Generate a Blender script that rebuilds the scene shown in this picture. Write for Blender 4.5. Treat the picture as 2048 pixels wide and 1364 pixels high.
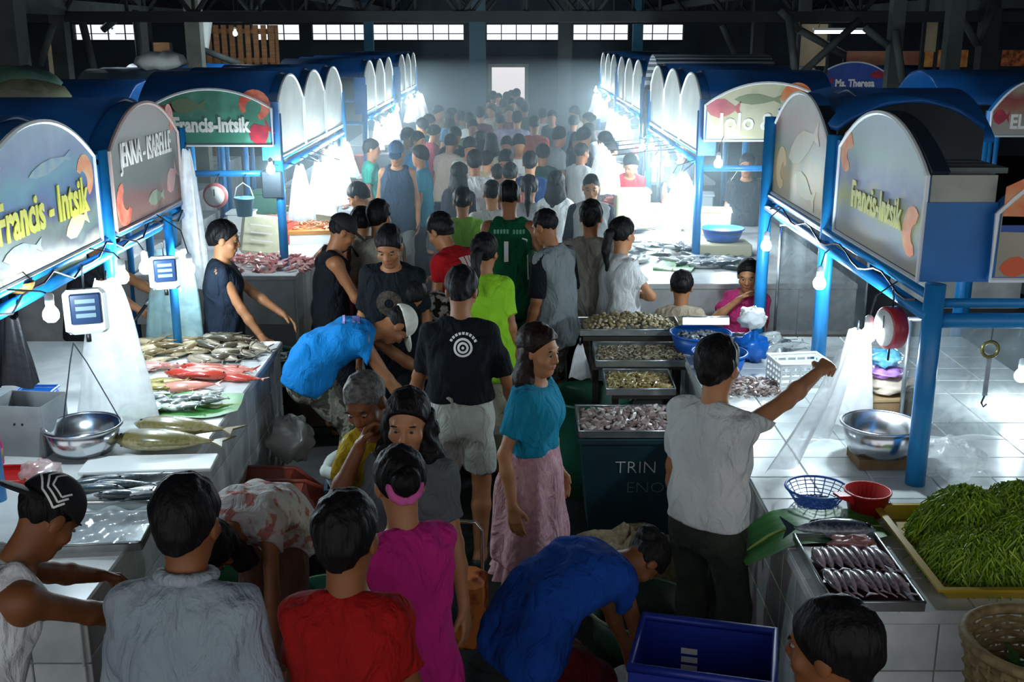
import bpy, math, random
import numpy as np
from mathutils import Vector, Matrix
R = math.radians
for o in list(bpy.data.objects):
    bpy.data.objects.remove(o)
SC = bpy.context.scene
COL = SC.collection
# ------------------------------------------------------------------ camera, world, exposure
CAM_H, FPX, PITCH = 2.85, 2200.0, R(15.5)
cam = bpy.data.cameras.new('camera')
cam.sensor_width = 36.0
cam.lens = FPX / 2048 * 36
cam.clip_end = 200
camo = bpy.data.objects.new('camera', cam)
camo.location = (0, 0, CAM_H)
camo.rotation_euler = (math.pi / 2 - PITCH, 0, 0)
COL.objects.link(camo)
SC.camera = camo
world = bpy.data.worlds.new('world')
SC.world = world
world.use_nodes = True
wb = world.node_tree.nodes['Background']
wb.inputs['Color'].default_value = (0.93, 0.96, 1.0, 1)
wb.inputs['Strength'].default_value = 1.05
SC.view_settings.view_transform = 'Standard'
SC.view_settings.look = 'None'
SC.view_settings.gamma = 1.0
SC.view_settings.use_curve_mapping = False
SC.view_settings.exposure = 0.0
BULB = 62.0            # emission of one bulb
HAZE = 0.010
rnd = random.Random(7)

# ------------------------------------------------------------------ helpers
def ray(px, py):
    u = (px - 1024) / FPX; v = (682 - py) / FPX
    return (u, math.cos(PITCH) + v * math.sin(PITCH), -math.sin(PITCH) + v * math.cos(PITCH))
def atz(px, py, z):
    d = ray(px, py); t = (z - CAM_H) / d[2]
    return Vector((d[0] * t, d[1] * t, z))
def aty(px, py, Y):
    d = ray(px, py); t = Y / d[1]
    return Vector((d[0] * t, Y, CAM_H + d[2] * t))
def tag(o, label=None, cat=None, group=None, kind=None):
    if label: o['label'] = label
    if cat: o['category'] = cat
    if group: o['group'] = group
    if kind: o['kind'] = kind
    return o
def empty(name, loc=(0, 0, 0), rz=0.0, parent=None):
    o = bpy.data.objects.new(name, None)
    o.empty_display_size = 0.05
    COL.objects.link(o); o.location = loc; o.rotation_euler = (0, 0, rz)
    if parent: o.parent = parent
    return o
def thing(name, label, cat, loc=(0, 0, 0), rz=0.0, group=None):
    return tag(empty(name, loc, rz), label, cat, group)
def put(name, me, parent=None, loc=(0, 0, 0), rot=(0, 0, 0), scale=None):
    o = bpy.data.objects.new(name, me); COL.objects.link(o)
    o.location = loc; o.rotation_euler = rot
    if scale is not None: o.scale = scale if hasattr(scale, '__len__') else (scale,) * 3
    if parent: o.parent = parent
    return o
def copy_tree(o, parent=None):
    c = o.copy(); COL.objects.link(c); c.parent = parent
    for ch in list(o.children): copy_tree(ch, c)
    return c
def rot_m(rx=0, ry=0, rz=0):
    return Matrix.Rotation(rz, 4, 'Z') @ Matrix.Rotation(ry, 4, 'Y') @ Matrix.Rotation(rx, 4, 'X')

class MB:
    """collects shapes into one mesh"""
    def __init__(s): s.v = []; s.f = []; s.m = []; s.cur = 0; s.sm = []
    def add(s, vs, fs, smooth=False):
        b = len(s.v); s.v += [tuple(v) for v in vs]
        for f in fs: s.f.append(tuple(i + b for i in f)); s.m.append(s.cur); s.sm.append(smooth)
        return s
    def box(s, c, d, M=None, bev=0.0):
        x, y, z = d[0] / 2, d[1] / 2, d[2] / 2
        if bev <= 0:
            vs = [(sx * x, sy * y, sz * z) for sz in (-1, 1) for sy in (-1, 1) for sx in (-1, 1)]
            fs = [(0, 2, 3, 1), (4, 5, 7, 6), (0, 1, 5, 4), (2, 6, 7, 3), (0, 4, 6, 2), (1, 3, 7, 5)]
        else:
            vs = []; b = bev
            for zz, ii in ((-z, b), (-z + b, 0), (z - b, 0), (z, b)):
                for (sx, sy) in ((-1, -1), (1, -1), (1, 1), (-1, 1)):
                    for q in (0, 1):
                        fx = (sx == sy) == (q == 0)
                        vs.append((sx * (x - ii - (b if not fx else 0) * (0 if False else 1)), sy * (y - ii - (b if fx else 0)), zz))
            fs = [tuple(range(7, -1, -1)), tuple(range(24, 32))]
            for l in range(3):
                for i in range(8):
                    j = (i + 1) % 8
                    fs.append((l * 8 + i, l * 8 + j, (l + 1) * 8 + j, (l + 1) * 8 + i))
        c = Vector(c)
        vs = [(c + ((M @ Vector(v)) if M else Vector(v))) for v in vs]
        return s.add(vs, fs)
    def tube(s, path, r, n=8, caps=True, closed=False):
        P = [Vector(p) for p in path]; k = len(P)
        rs = r if hasattr(r, '__len__') else [r] * k
        vs = []; up = Vector((0, 0, 1)); prev = None
        for i in range(k):
            if closed: d = P[(i + 1) % k] - P[i - 1]
            else: d = P[min(i + 1, k - 1)] - P[max(i - 1, 0)]
            if d.length < 1e-9: d = Vector((0, 0, 1))
            d.normalize()
            a = prev if prev is not None else (up if abs(d.z) < 0.9 else Vector((1, 0, 0)))
            a = a - d * a.dot(d)
            if a.length < 1e-6: a = d.orthogonal()
            a.normalize(); b = d.cross(a); prev = a
            for j in range(n):
                t = 2 * math.pi * j / n
                vs.append(P[i] + (a * math.cos(t) + b * math.sin(t)) * rs[i])
        fs = []
        for i in range(k if closed else k - 1):
            for j in range(n):
                q = (j + 1) % n; i2 = (i + 1) % k
                fs.append((i * n + j, i * n + q, i2 * n + q, i2 * n + j))
        if caps and not closed:
            fs.append(tuple(range(n - 1, -1, -1))); fs.append(tuple(range((k - 1) * n, k * n)))
        return s.add(vs, fs, n > 5)
    def lathe(s, prof, n=24, c=(0, 0, 0), M=None, sx=1, sy=1, smooth=True):
        vs = []; k = len(prof); c = Vector(c)
        if n == 4: M = None
        for (r, z) in prof:
            for j in range(n):
                t = 2 * math.pi * j / n + (math.pi / 4 if n == 4 else 0)
                v = Vector((r * math.cos(t) * sx, r * math.sin(t) * sy, z))
                vs.append(c + ((M @ v) if M else v))
        fs = []
        for i in range(k - 1):
            for j in range(n):
                q = (j + 1) % n
                fs.append((i * n + j, i * n + q, (i + 1) * n + q, (i + 1) * n + j))
        if prof[0][0] > 1e-5: fs.append(tuple(range(n - 1, -1, -1)))
        if prof[-1][0] > 1e-5: fs.append(tuple(range((k - 1) * n, k * n)))
        return s.add(vs, fs, smooth)
    def prism(s, pts, y0, y1, M=None, smooth=False):
        """outline in x,z pushed along y"""
        n = len(pts)
        vs = [(p[0], y0, p[1]) for p in pts] + [(p[0], y1, p[1]) for p in pts]
        if M: vs = [M @ Vector(v) for v in vs]
        fs = [tuple(range(n)), tuple(range(2 * n - 1, n - 1, -1))]
        for i in range(n):
            j = (i + 1) % n; fs.append((j, i, i + n, j + n))
        return s.add(vs, fs, smooth)
    def sheet(s, fn, nu, nv, thick=0.0, smooth=True):
        vs = [Vector(fn(i / nu, j / nv)) for j in range(nv + 1) for i in range(nu + 1)]
        fs = [(j * (nu + 1) + i, j * (nu + 1) + i + 1, (j + 1) * (nu + 1) + i + 1, (j + 1) * (nu + 1) + i) for j in range(nv) for i in range(nu)]
        return s.add(vs, fs, smooth)
    def mesh(s, name, mats):
        me = bpy.data.meshes.new(name)
        me.from_pydata(s.v, [], s.f)
        for m in (mats if isinstance(mats, (list, tuple)) else [mats]): me.materials.append(m)
        me.polygons.foreach_set('material_index', s.m)
        me.polygons.foreach_set('use_smooth', s.sm)
        me.update()
        return me
    def obj(s, name, mats, parent=None, loc=(0, 0, 0), rot=(0, 0, 0)):
        return put(name, s.mesh(name, mats), parent, loc, rot)

# ------------------------------------------------------------------ materials
MATS = {}
def rgb(c):
    if isinstance(c, str):
        c = [int(c[i:i + 2], 16) / 255 for i in (0, 2, 4)]
        c = [(x / 12.92 if x <= 0.04045 else ((x + 0.055) / 1.055) ** 2.4) for x in c]
    return (c[0], c[1], c[2], 1)
def mat(name, c, rough=0.6, c2=None, scale=8.0, metal=0.0, bump=0.0, bscale=40.0, spec=0.5, mode='noise',
        lo=0.35, hi=0.65, c3=None, trans=0.0, alpha=1.0, sss=0.0, stretch=None, coord='Object', emit=0.0, coat=0.0):
    if name in MATS: return MATS[name]
    m = bpy.data.materials.new(name); m.use_nodes = True; MATS[name] = m
    nt = m.node_tree; N = nt.nodes; L = nt.links
    b = N['Principled BSDF']
    b.inputs['Base Color'].default_value = rgb(c)
    b.inputs['Roughness'].default_value = rough
    b.inputs['Metallic'].default_value = metal
    b.inputs['Specular IOR Level'].default_value = spec
    b.inputs['Alpha'].default_value = alpha
    b.inputs['Transmission Weight'].default_value = trans
    b.inputs['Coat Weight'].default_value = coat
    if sss: b.inputs['Subsurface Weight'].default_value = sss; b.inputs['Subsurface Radius'].default_value = (0.02, 0.008, 0.004)
    if emit: b.inputs['Emission Color'].default_value = rgb(c); b.inputs['Emission Strength'].default_value = emit
    tc = N.new('ShaderNodeTexCoord'); mp = N.new('ShaderNodeMapping')
    L.new(tc.outputs[coord], mp.inputs['Vector'])
    if stretch: mp.inputs['Scale'].default_value = stretch
    if c2 is not None:
        rp = N.new('ShaderNodeValToRGB')
        rp.color_ramp.elements[0].position = lo; rp.color_ramp.elements[1].position = hi
        rp.color_ramp.elements[0].color = rgb(c); rp.color_ramp.elements[1].color = rgb(c2)
        if c3 is not None:
            e = rp.color_ramp.elements.new((lo + hi) / 2); e.color = rgb(c3)
        if mode == 'noise':
            t = N.new('ShaderNodeTexNoise'); t.inputs['Scale'].default_value = scale; t.inputs['Detail'].default_value = 4
            L.new(mp.outputs[0], t.inputs['Vector']); L.new(t.outputs['Fac'], rp.inputs[0])
        elif mode == 'voronoi':
            t = N.new('ShaderNodeTexVoronoi'); t.inputs['Scale'].default_value = scale
            L.new(mp.outputs[0], t.inputs['Vector']); L.new(t.outputs['Distance'], rp.inputs[0])
        elif mode in ('wave', 'wavez', 'wavey'):
            t = N.new('ShaderNodeTexWave'); t.inputs['Scale'].default_value = scale; t.inputs['Distortion'].default_value = 1.0
            t.bands_direction = {'wave': 'X', 'wavez': 'Z', 'wavey': 'Y'}[mode]
            L.new(mp.outputs[0], t.inputs['Vector']); L.new(t.outputs['Fac'], rp.inputs[0])
        elif mode == 'island':
            t = N.new('ShaderNodeNewGeometry'); L.new(t.outputs['Random Per Island'], rp.inputs[0])
        elif mode == 'random':
            t = N.new('ShaderNodeObjectInfo'); L.new(t.outputs['Random'], rp.inputs[0])
        elif mode == 'gradz':
            t = N.new('ShaderNodeSeparateXYZ'); L.new(mp.outputs[0], t.inputs[0])
            k = N.new('ShaderNodeTexNoise'); k.inputs['Scale'].default_value = 60
            L.new(mp.outputs[0], k.inputs['Vector'])
            a = N.new('ShaderNodeMath'); a.operation = 'MULTIPLY_ADD'; a.inputs[1].default_value = scale; a.inputs[2].default_value = 0.25
            L.new(t.outputs['Z'], a.inputs[0])
            a2 = N.new('ShaderNodeMath'); a2.operation = 'MULTIPLY_ADD'; a2.inputs[1].default_value = 0.5
            L.new(k.outputs['Fac'], a2.inputs[0]); L.new(a.outputs[0], a2.inputs[2]); L.new(a2.outputs[0], rp.inputs[0])
        L.new(rp.outputs[0], b.inputs['Base Color'])
    if bump:
        n = N.new('ShaderNodeTexNoise'); n.inputs['Scale'].default_value = bscale; n.inputs['Detail'].default_value = 3
        L.new(mp.outputs[0], n.inputs['Vector'])
        bp = N.new('ShaderNodeBump'); bp.inputs['Strength'].default_value = bump; bp.inputs['Distance'].default_value = 0.01
        L.new(n.outputs['Fac'], bp.inputs['Height']); L.new(bp.outputs[0], b.inputs['Normal'])
    return m
def film(name, c=(0.9, 0.93, 0.95), a=0.35, rough=0.25, gloss=0.12):
    """thin plastic film: part clear, part white, with shine"""
    if name in MATS: return MATS[name]
    m = bpy.data.materials.new(name); m.use_nodes = True; MATS[name] = m
    nt = m.node_tree; N = nt.nodes; L = nt.links; N.remove(N['Principled BSDF'])
    tr = N.new('ShaderNodeBsdfTransparent'); df = N.new('ShaderNodeBsdfDiffuse'); tl = N.new('ShaderNodeBsdfTranslucent'); gl = N.new('ShaderNodeBsdfGlossy')
    df.inputs[0].default_value = rgb(c); tl.inputs[0].default_value = rgb(c); gl.inputs['Roughness'].default_value = rough
    a1 = N.new('ShaderNodeMixShader'); a1.inputs[0].default_value = 0.5; L.new(df.outputs[0], a1.inputs[1]); L.new(tl.outputs[0], a1.inputs[2])
    a2 = N.new('ShaderNodeMixShader'); a2.inputs[0].default_value = gloss; L.new(a1.outputs[0], a2.inputs[1]); L.new(gl.outputs[0], a2.inputs[2])
    t = N.new('ShaderNodeTexNoise'); t.inputs['Scale'].default_value = 7; t.inputs['Distortion'].default_value = 1.0
    tc = N.new('ShaderNodeTexCoord'); L.new(tc.outputs['Object'], t.inputs['Vector'])
    mr = N.new('ShaderNodeMapRange'); mr.inputs[1].default_value = 0.3; mr.inputs[2].default_value = 0.7
    mr.inputs[3].default_value = max(0, a - 0.18); mr.inputs[4].default_value = min(1, a + 0.18)
    L.new(t.outputs['Fac'], mr.inputs[0])
    a3 = N.new('ShaderNodeMixShader'); L.new(mr.outputs[0], a3.inputs[0]); L.new(tr.outputs[0], a3.inputs[1]); L.new(a2.outputs[0], a3.inputs[2])
    L.new(a3.outputs[0], N['Material Output'].inputs[0])
    return m
def artgrad(name, stops, noise=0.16, sc=5.0, height=0.69, rough=0.45, dim=0.5):
    """printed picture on a sign panel: colour bands up the panel, broken up by noise"""
    m = bpy.data.materials.new(name); m.use_nodes = True; MATS[name] = m
    nt = m.node_tree; N = nt.nodes; L = nt.links; b = N['Principled BSDF']; b.inputs['Roughness'].default_value = rough
    tc = N.new('ShaderNodeTexCoord'); sp = N.new('ShaderNodeSeparateXYZ'); L.new(tc.outputs['Object'], sp.inputs[0])
    n = N.new('ShaderNodeTexNoise'); n.inputs['Scale'].default_value = sc; n.inputs['Detail'].default_value = 5; L.new(tc.outputs['Object'], n.inputs['Vector'])
    a = N.new('ShaderNodeMath'); a.operation = 'MULTIPLY_ADD'; a.inputs[1].default_value = 1 / height; a.inputs[2].default_value = -noise * 1.5; L.new(sp.outputs['Z'], a.inputs[0])
    c = N.new('ShaderNodeMath'); c.operation = 'MULTIPLY_ADD'; c.inputs[1].default_value = noise * 3; L.new(n.outputs['Fac'], c.inputs[0]); L.new(a.outputs[0], c.inputs[2])
    r = N.new('ShaderNodeValToRGB'); L.new(c.outputs[0], r.inputs[0]); L.new(r.outputs[0], b.inputs['Base Color'])
    e = r.color_ramp.elements
    e[0].position, e[0].color = stops[0][0], rgb(stops[0][1]); e[1].position, e[1].color = stops[-1][0], rgb(stops[-1][1])
    for p, col in stops[1:-1]: q = e.new(p); q.color = rgb(col)
    for q in e: q.color = tuple(x * dim for x in q.color[:3]) + (1,)
    return m
def emis(name, c, s):
    if name in MATS: return MATS[name]
    m = bpy.data.materials.new(name); m.use_nodes = True; MATS[name] = m
    N = m.node_tree.nodes; N.remove(N['Principled BSDF'])
    e = N.new('ShaderNodeEmission'); e.inputs[0].default_value = rgb(c); e.inputs[1].default_value = s
    m.node_tree.links.new(e.outputs[0], N['Material Output'].inputs[0])
    return m
M_blue = mat('blue_paint', '1672b8', 0.45, c2='0f5c9c', scale=3, bump=0.05)
M_blue_post = mat('blue_post_paint', '1f86c8', 0.35, c2='1a74b4', scale=6)
M_vault = mat('blue_sheet', '0d5ca4', 0.5, c2='0a4a86', scale=2.5, bump=0.08, bscale=12)
M_black = mat('black_plastic', '0c0d10', 0.5)
M_dark = mat('dark_metal', '22262a', 0.5, metal=0.4)
M_white = mat('white_paint', 'e8ecec', 0.5)
M_steel = mat('steel', 'c8ccd0', 0.22, metal=1.0, bump=0.03, bscale=14)
M_galv = mat('galvanised', '9aa2a8', 0.35, metal=0.8, c2='7c858c', scale=14)
M_wire = mat('wire', '4a5258', 0.4, metal=0.8)
M_tile = mat('white_tile', 'd7dcda', 0.25, c2='b9c0bf', scale=5, coat=0.3)
M_grout = mat('grout', '8f8f88', 0.9)
M_slab = mat('slab', 'dcdfdd', 0.3, c2='c2c8c8', scale=6, coat=0.2)

def text_mesh(txt, size, mats, extrude=0.003, sx=1.0, bold=0.0, shear=0.0, align='CENTER'):
    cu = bpy.data.curves.new('t', 'FONT'); cu.body = txt; cu.size = size; cu.extrude = extrude
    cu.align_x = align; cu.align_y = 'CENTER'; cu.offset = bold; cu.shear = shear; cu.resolution_u = 2
    o = bpy.data.objects.new('t', cu); COL.objects.link(o)
    dg = bpy.context.evaluated_depsgraph_get()
    me = bpy.data.meshes.new_from_object(o.evaluated_get(dg))
    bpy.data.objects.remove(o); bpy.data.curves.remove(cu)
    me.name = 'lettering'
    me.transform(Matrix.Scale(sx, 4, (1, 0, 0)))
    me.materials.clear(); me.materials.append(mats)
    return me
BULB = 480.0
# ------------------------------------------------------------------ structure
def struct(name, mb, m, parent=None):
    return tag(mb.obj(name, m, parent), kind=None if parent else 'structure')
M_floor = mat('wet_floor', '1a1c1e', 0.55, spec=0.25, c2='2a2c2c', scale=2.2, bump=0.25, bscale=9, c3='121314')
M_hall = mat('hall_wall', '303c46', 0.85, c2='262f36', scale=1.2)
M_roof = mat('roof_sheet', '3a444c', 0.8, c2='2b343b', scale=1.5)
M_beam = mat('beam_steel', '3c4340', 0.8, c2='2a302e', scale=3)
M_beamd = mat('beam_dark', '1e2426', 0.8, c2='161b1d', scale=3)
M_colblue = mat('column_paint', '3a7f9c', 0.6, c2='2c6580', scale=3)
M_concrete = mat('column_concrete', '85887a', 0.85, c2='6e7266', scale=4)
YB = 27.5
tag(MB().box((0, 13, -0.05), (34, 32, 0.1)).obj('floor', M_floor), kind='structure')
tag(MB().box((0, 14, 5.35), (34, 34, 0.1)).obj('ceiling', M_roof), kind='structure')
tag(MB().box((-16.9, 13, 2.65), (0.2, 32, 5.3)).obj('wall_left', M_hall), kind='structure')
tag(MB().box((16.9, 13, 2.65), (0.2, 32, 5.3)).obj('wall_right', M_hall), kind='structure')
# back wall with clerestory openings and one bright doorway
def xb(px): return (px - 1024) / FPX * (YB / (math.cos(PITCH) + (682 - 70) / FPX * math.sin(PITCH)))
zw0, zw1 = aty(1000, 83, YB).z, aty(1000, 46, YB).z
zd = aty(1015, 131, YB).z
wins = [(505, 600), (625, 738), (744, 928), (973, 1122), (1146, 1256), (1274, 1366), (150, 285)]
wins.sort()
mb = MB()
xs = -16.8
dx0, dx1 = xb(980), xb(1053)
mb.box(((-16.8 + dx0) / 2, YB, zd / 2), (16.8 + dx0, 0.2, zd)); mb.box(((16.8 + dx1) / 2, YB, zd / 2), (16.8 - dx1, 0.2, zd))
mb.box((0, YB, (zd + zw0) / 2), (33.6, 0.2, zw0 - zd)); mb.box((0, YB, (zw1 + 5.3) / 2), (33.6, 0.2, 5.3 - zw1))
for a, b in wins + [(99999, 0)]:
    x1 = 16.8 if a > 9999 else xb(a)
    mb.box(((xs + x1) / 2, YB, (zw0 + zw1) / 2), (x1 - xs, 0.2, zw1 - zw0)); xs = xb(b)
tag(mb.obj('wall_back', M_hall), kind='structure')
for i, (a, b) in enumerate(wins):
    x0, x1 = xb(a), xb(b)
    w = tag(empty('window_%d' % (i + 1), ((x0 + x1) / 2, YB, zw0)), kind='structure')
    n = max(3, int((x1 - x0) / 0.33)); W = x1 - x0; Hh = zw1 - zw0
    fr = MB(); fr.box((0, -0.02, 0.02), (W, 0.06, 0.04)); fr.box((0, -0.02, Hh - 0.02), (W, 0.06, 0.04)); fr.obj('window_frame', M_beamd, w)
    for k in range(n + 1):
        MB().box((-W / 2 + W * k / n, -0.02, Hh / 2), (0.02, 0.04, Hh)).obj('mullion', M_beamd, w)
    MB().box((0, -0.02, Hh * 0.42), (W, 0.03, 0.018)).obj('rail', M_beamd, w)
d = tag(empty('door_1', ((dx0 + dx1) / 2, YB, 0)), kind='structure')
for s in (-1, 1): MB().box((s * (dx1 - dx0) / 2, -0.08, zd / 2), (0.08, 0.1, zd)).obj('door_jamb', M_concrete, d)
MB().box((0, -0.08, zd), (dx1 - dx0 + 0.1, 0.1, 0.08)).obj('door_lintel', M_concrete, d)
# roof trusses across the hall and long beams
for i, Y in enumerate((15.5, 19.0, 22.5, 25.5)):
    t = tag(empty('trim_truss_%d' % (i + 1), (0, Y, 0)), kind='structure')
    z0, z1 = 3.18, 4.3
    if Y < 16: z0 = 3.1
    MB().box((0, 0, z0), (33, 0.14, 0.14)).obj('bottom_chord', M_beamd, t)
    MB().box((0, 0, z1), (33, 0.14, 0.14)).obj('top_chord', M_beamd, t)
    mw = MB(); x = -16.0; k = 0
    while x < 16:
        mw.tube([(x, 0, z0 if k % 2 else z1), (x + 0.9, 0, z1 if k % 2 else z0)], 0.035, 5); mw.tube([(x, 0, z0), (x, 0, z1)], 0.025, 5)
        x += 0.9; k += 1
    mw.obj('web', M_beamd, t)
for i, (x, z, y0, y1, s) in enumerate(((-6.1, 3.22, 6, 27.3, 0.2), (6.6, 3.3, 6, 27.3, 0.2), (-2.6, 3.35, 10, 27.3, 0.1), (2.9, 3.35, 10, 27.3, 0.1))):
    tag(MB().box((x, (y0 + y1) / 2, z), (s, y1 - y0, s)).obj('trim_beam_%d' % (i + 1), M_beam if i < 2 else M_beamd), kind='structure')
def column(px, Y, w, m, i, x=None):
    X = aty(px, 80, Y).x
    c = tag(empty('trim_column_%d' % i, (X, Y, 0)), kind='structure')
    MB().box((0, 0, 2.65), (w, w, 5.3)).obj('shaft', m, c)
    MB().box((0, 0, 0.1), (w * 1.3, w * 1.3, 0.2)).obj('footing', m, c)
for i, (px, Y, w, m) in enumerate(((955, 21.5, 0.3, mat('column_dim','2c4652',0.7)), (738, 25.2, 0.2, M_colblue), (390, 17.0, 0.22, M_concrete), (18, 12.2, 0.3, M_beam), (122, 15.5, 0.2, M_beam),
                                   (288, 21, 0.25, M_beamd), (1275, 25.6, 0.22, M_colblue), (1606, 16.8, 0.16, M_beam), (1790, 14.2, 0.16, M_beam), (1130, 25, 0.3, M_beamd),
                                   (1515, 20, 0.2, M_beamd), (1905, 13.9, 0.18, M_beam), (1975, 15.4, 0.22, M_beamd))):
    column(px, Y, w, m, i + 1)
# leaning braces seen against the right side of the hall
for i, (a, b, Y) in enumerate((((1578, 30), (1592, 160), 14.0), ((1790, 60), (1806, 165), 14.0), ((1600, 150), (1720, 40), 15.0), ((1690, 110), (1590, 55), 15.4), ((1730, 55), (1775, 90), 14.1),
                               ((1920, 30), (1955, 90), 14.5), ((1955, 90), (1985, 20), 14.6), ((1600, 60), (1560, 20), 15.2), ((1445, 50), (1480, 130), 17.0),
                               ((165, 45), (190, 150), 14.0), ((270, 20), (285, 165), 16.0), ((105, 50), (80, 130), 15.0), ((380, 90), (480, 128), 18.5), ((205, 60), (230, 40), 16.0))):
    tag(MB().tube([aty(a[0], a[1], Y), aty(b[0], b[1], Y)], 0.05, 6).obj('trim_brace_%d' % (i + 1), M_beam), kind='structure')
# boards and shop fronts in the dim back corners
M_wood = mat('wood_board', '8a5a2c', 0.7, c2='6a4220', scale=4, stretch=(1, 1, 8))
M_beige = mat('beige_board', 'b3a184', 0.8, c2='96866c', scale=3)
M_orange = mat('orange_board', 'c2622e', 0.7, c2='e0a050', scale=9)
def board(name, p0, p1, Y, m, label, cat, thick=0.05):
    a = aty(p0[0], p0[1], Y); b = aty(p1[0], p1[1], Y)
    t = thing(name, label, cat, ((a.x + b.x) / 2, Y, b.z))
    MB().box((0, 0, (a.z - b.z) / 2), (b.x - a.x, thick, a.z - b.z)).obj('board', m, t)
    for s in (-1, 1): MB().box((s * (b.x - a.x) / 2, 0, (a.z - b.z) / 2 - b.z / 2), (0.04, 0.07, a.z - b.z + b.z)).obj('post', M_beamd, t)
    return t
board('hoarding', (92, 88), (128, 150), 19, M_beige, 'narrow tan board behind the blue canopies of the far left corner', 'board')
board('hoarding', (305, 85), (345, 130), 21, M_wood, 'brown board high in the dim corner beside the slatted screen', 'board')
board('hoarding', (1600, 48), (1652, 132), 16.5, M_beige, 'broad tan board among roof braces', 'board')
board('hoarding', (1850, 36), (1872, 104), 17, M_beige, 'slim cream board beside orange shop fascia', 'board')
board('shop_fascia', (1690, 102), (1845, 130), 18, mat('salmon_board', 'c08466', 0.7, c2='a86a50', scale=3), 'long salmon shop fascia above the blue roofs', 'sign')
board('shop_fascia', (1846, 100), (1935, 134), 17.6, M_orange, 'orange mottled shop fascia beside the cream board', 'sign')
board('shop_fascia', (2000, 100), (2090, 132), 17, mat('orange_board2', 'd8743a', 0.7, c2='5a2a18', scale=14), 'orange and brown shop fascia by the right wall', 'sign')
t = thing('slatted_screen', 'brown wooden slatted screen high in the left corner', 'screen', aty(485, 135, 19.5))
h = aty(485, 50, 19.5).z - t.location.z
for k in range(9):
    MB().box((-0.55 + k * 0.135, 0, h / 2), (0.085, 0.04, h)).obj('slat', M_wood, t)
for s in (-1, 1): MB().box((s * .6, .06, (h - t.location.z) / 2), (.06, .05, h + t.location.z)).obj('post', M_wood, t)
for z in (0.12, h - 0.1): MB().box((0, 0.05, z), (1.25, 0.04, 0.08)).obj('crossbar', M_wood, t)
t = thing('hanging_cloth', 'pale cloth hanging in front of the slatted screen', 'cloth', aty(408, 105, 18.8))
MB().sheet(lambda u, v: ((u - 0.5) * 0.35 * (0.4 + v * 0.6), 0.03 * math.sin(u * 9), v * 0.5), 8, 8).obj('cloth', mat('pale_cloth', 'c8ccc8', 0.9), t)

# ------------------------------------------------------------------ lamps
M_glow = emis('bulb_glow', (0.78, 0.93, 1.0), BULB)
mbulb = MB().lathe([(0.0, -0.075), (0.018, -0.072), (0.032, -0.058), (0.036, -0.04), (0.032, -0.022), (0.02, -0.004), (0.016, 0.004)], 12).mesh('glass', M_glow)
msock = MB().lathe([(0.017, 0.0), (0.02, 0.01), (0.02, 0.05), (0.008, 0.062)], 10).mesh('socket', M_white)
mbulb2 = mbulb.copy(); mbulb2.materials.clear(); mbulb2.materials.append(emis('bulb_glow_strong', (0.78, 0.93, 1.0), 800))
def bulb(p, label, group, cord=0.22, power=1.0, to=None):
    b = thing('light_bulb', label, 'bulb', p, 0, group)
    put('glass', mbulb if power < 1.5 else mbulb2, b); put('socket', msock, b)
    q = Vector((0, 0, cord)) if to is None else Vector(to) - Vector(p)
    MB().tube([(0, 0, 0.055), (q.x * .2, q.y * .2, 0.055 + (q.z - .055) * 0.6), q], 0.004, 5).obj('cord', M_black, b)
    return b

# ------------------------------------------------------------------ signs
def arch(w, hs, ha, n=22):
    pts = [(-w / 2, 0), (w / 2, 0)]
    for i in range(n + 1):
        s = 1 - 2 * i / n
        pts.append((s * w / 2, hs + (ha - hs) * (1 - abs(s) ** 2.1)))
    return pts
def blob(pts, m, parent, name, y=-0.006):
    return MB().prism(pts, y, y + 0.004).obj(name, m, parent)
def shrimp(cx, cz, r, a0, a1, flip=1, w=0.3):
    out = []; inn = []
    for i in range(15):
        a = R(a0 + (a1 - a0) * i / 14); k = math.sin(math.pi * (0.12 + 0.8 * i / 14)) * w * r + 0.01
        out.append((cx + flip * (r + k) * math.cos(a), cz + (r + k) * math.sin(a)))
        inn.append((cx + flip * (r - k) * math.cos(a), cz + (r - k) * math.sin(a)))
    p = out + inn[::-1]
    return p if flip > 0 else p[::-1]
def fishshape(cx, cz, l, h, ang=0, flip=1):
    base = [(-0.5, 0.0), (-0.4, 0.25), (-0.2, 0.46), (0.05, 0.48), (0.3, 0.2), (0.38, 0.12), (0.55, 0.4), (0.5, 0.0), (0.55, -0.4), (0.38, -0.1), (0.2, -0.3), (-0.1, -0.46), (-0.35, -0.3)]
    c, s = math.cos(ang), math.sin(ang); out = []
    for x, z in base:
        x *= l * flip; z *= h; out.append((cx + x * c - z * s, cz + x * s + z * c))
    return out if flip < 0 else out[::-1]
def sign(label, loc, rz, w, hs, ha, depth, art, texts=(), shapes=(), edge=None, rim=None, legs=False):
    t = thing('stall_sign', label, 'sign', loc, rz)
    MB().prism(arch(w, hs, ha), 0.0, depth).obj('sign_box', edge or M_blue, t)
    p = MB().prism([(x * 0.965, 0.015 + z * 0.975) for x, z in arch(w, hs, ha)], -0.004, 0.002).obj('sign_panel', art, t)
    pr = [Vector((x, -0.006, z)) for x, z in arch(w, hs, ha, 18)]
    MB().tube(pr, 0.012, 5, closed=True).obj('sign_rim', rim or M_white, t)
    if legs:
        for sg in (-1, 1): MB().tube([(sg * (w / 2 - .03), depth + .03, -loc[2]), (sg * (w / 2 - .03), depth + .03, hs)], .03, 8).obj('post', M_blue_post, t)
    for (txt, size, x, z, m, sx, bold) in texts:
        put('lettering', text_mesh(txt, size, m, 0.003, sx, bold), p, (x, -0.008, z), (math.pi / 2, 0, 0))
    for (nm, pts, m) in shapes: blob(pts, m, p, nm)
    return t
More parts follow.
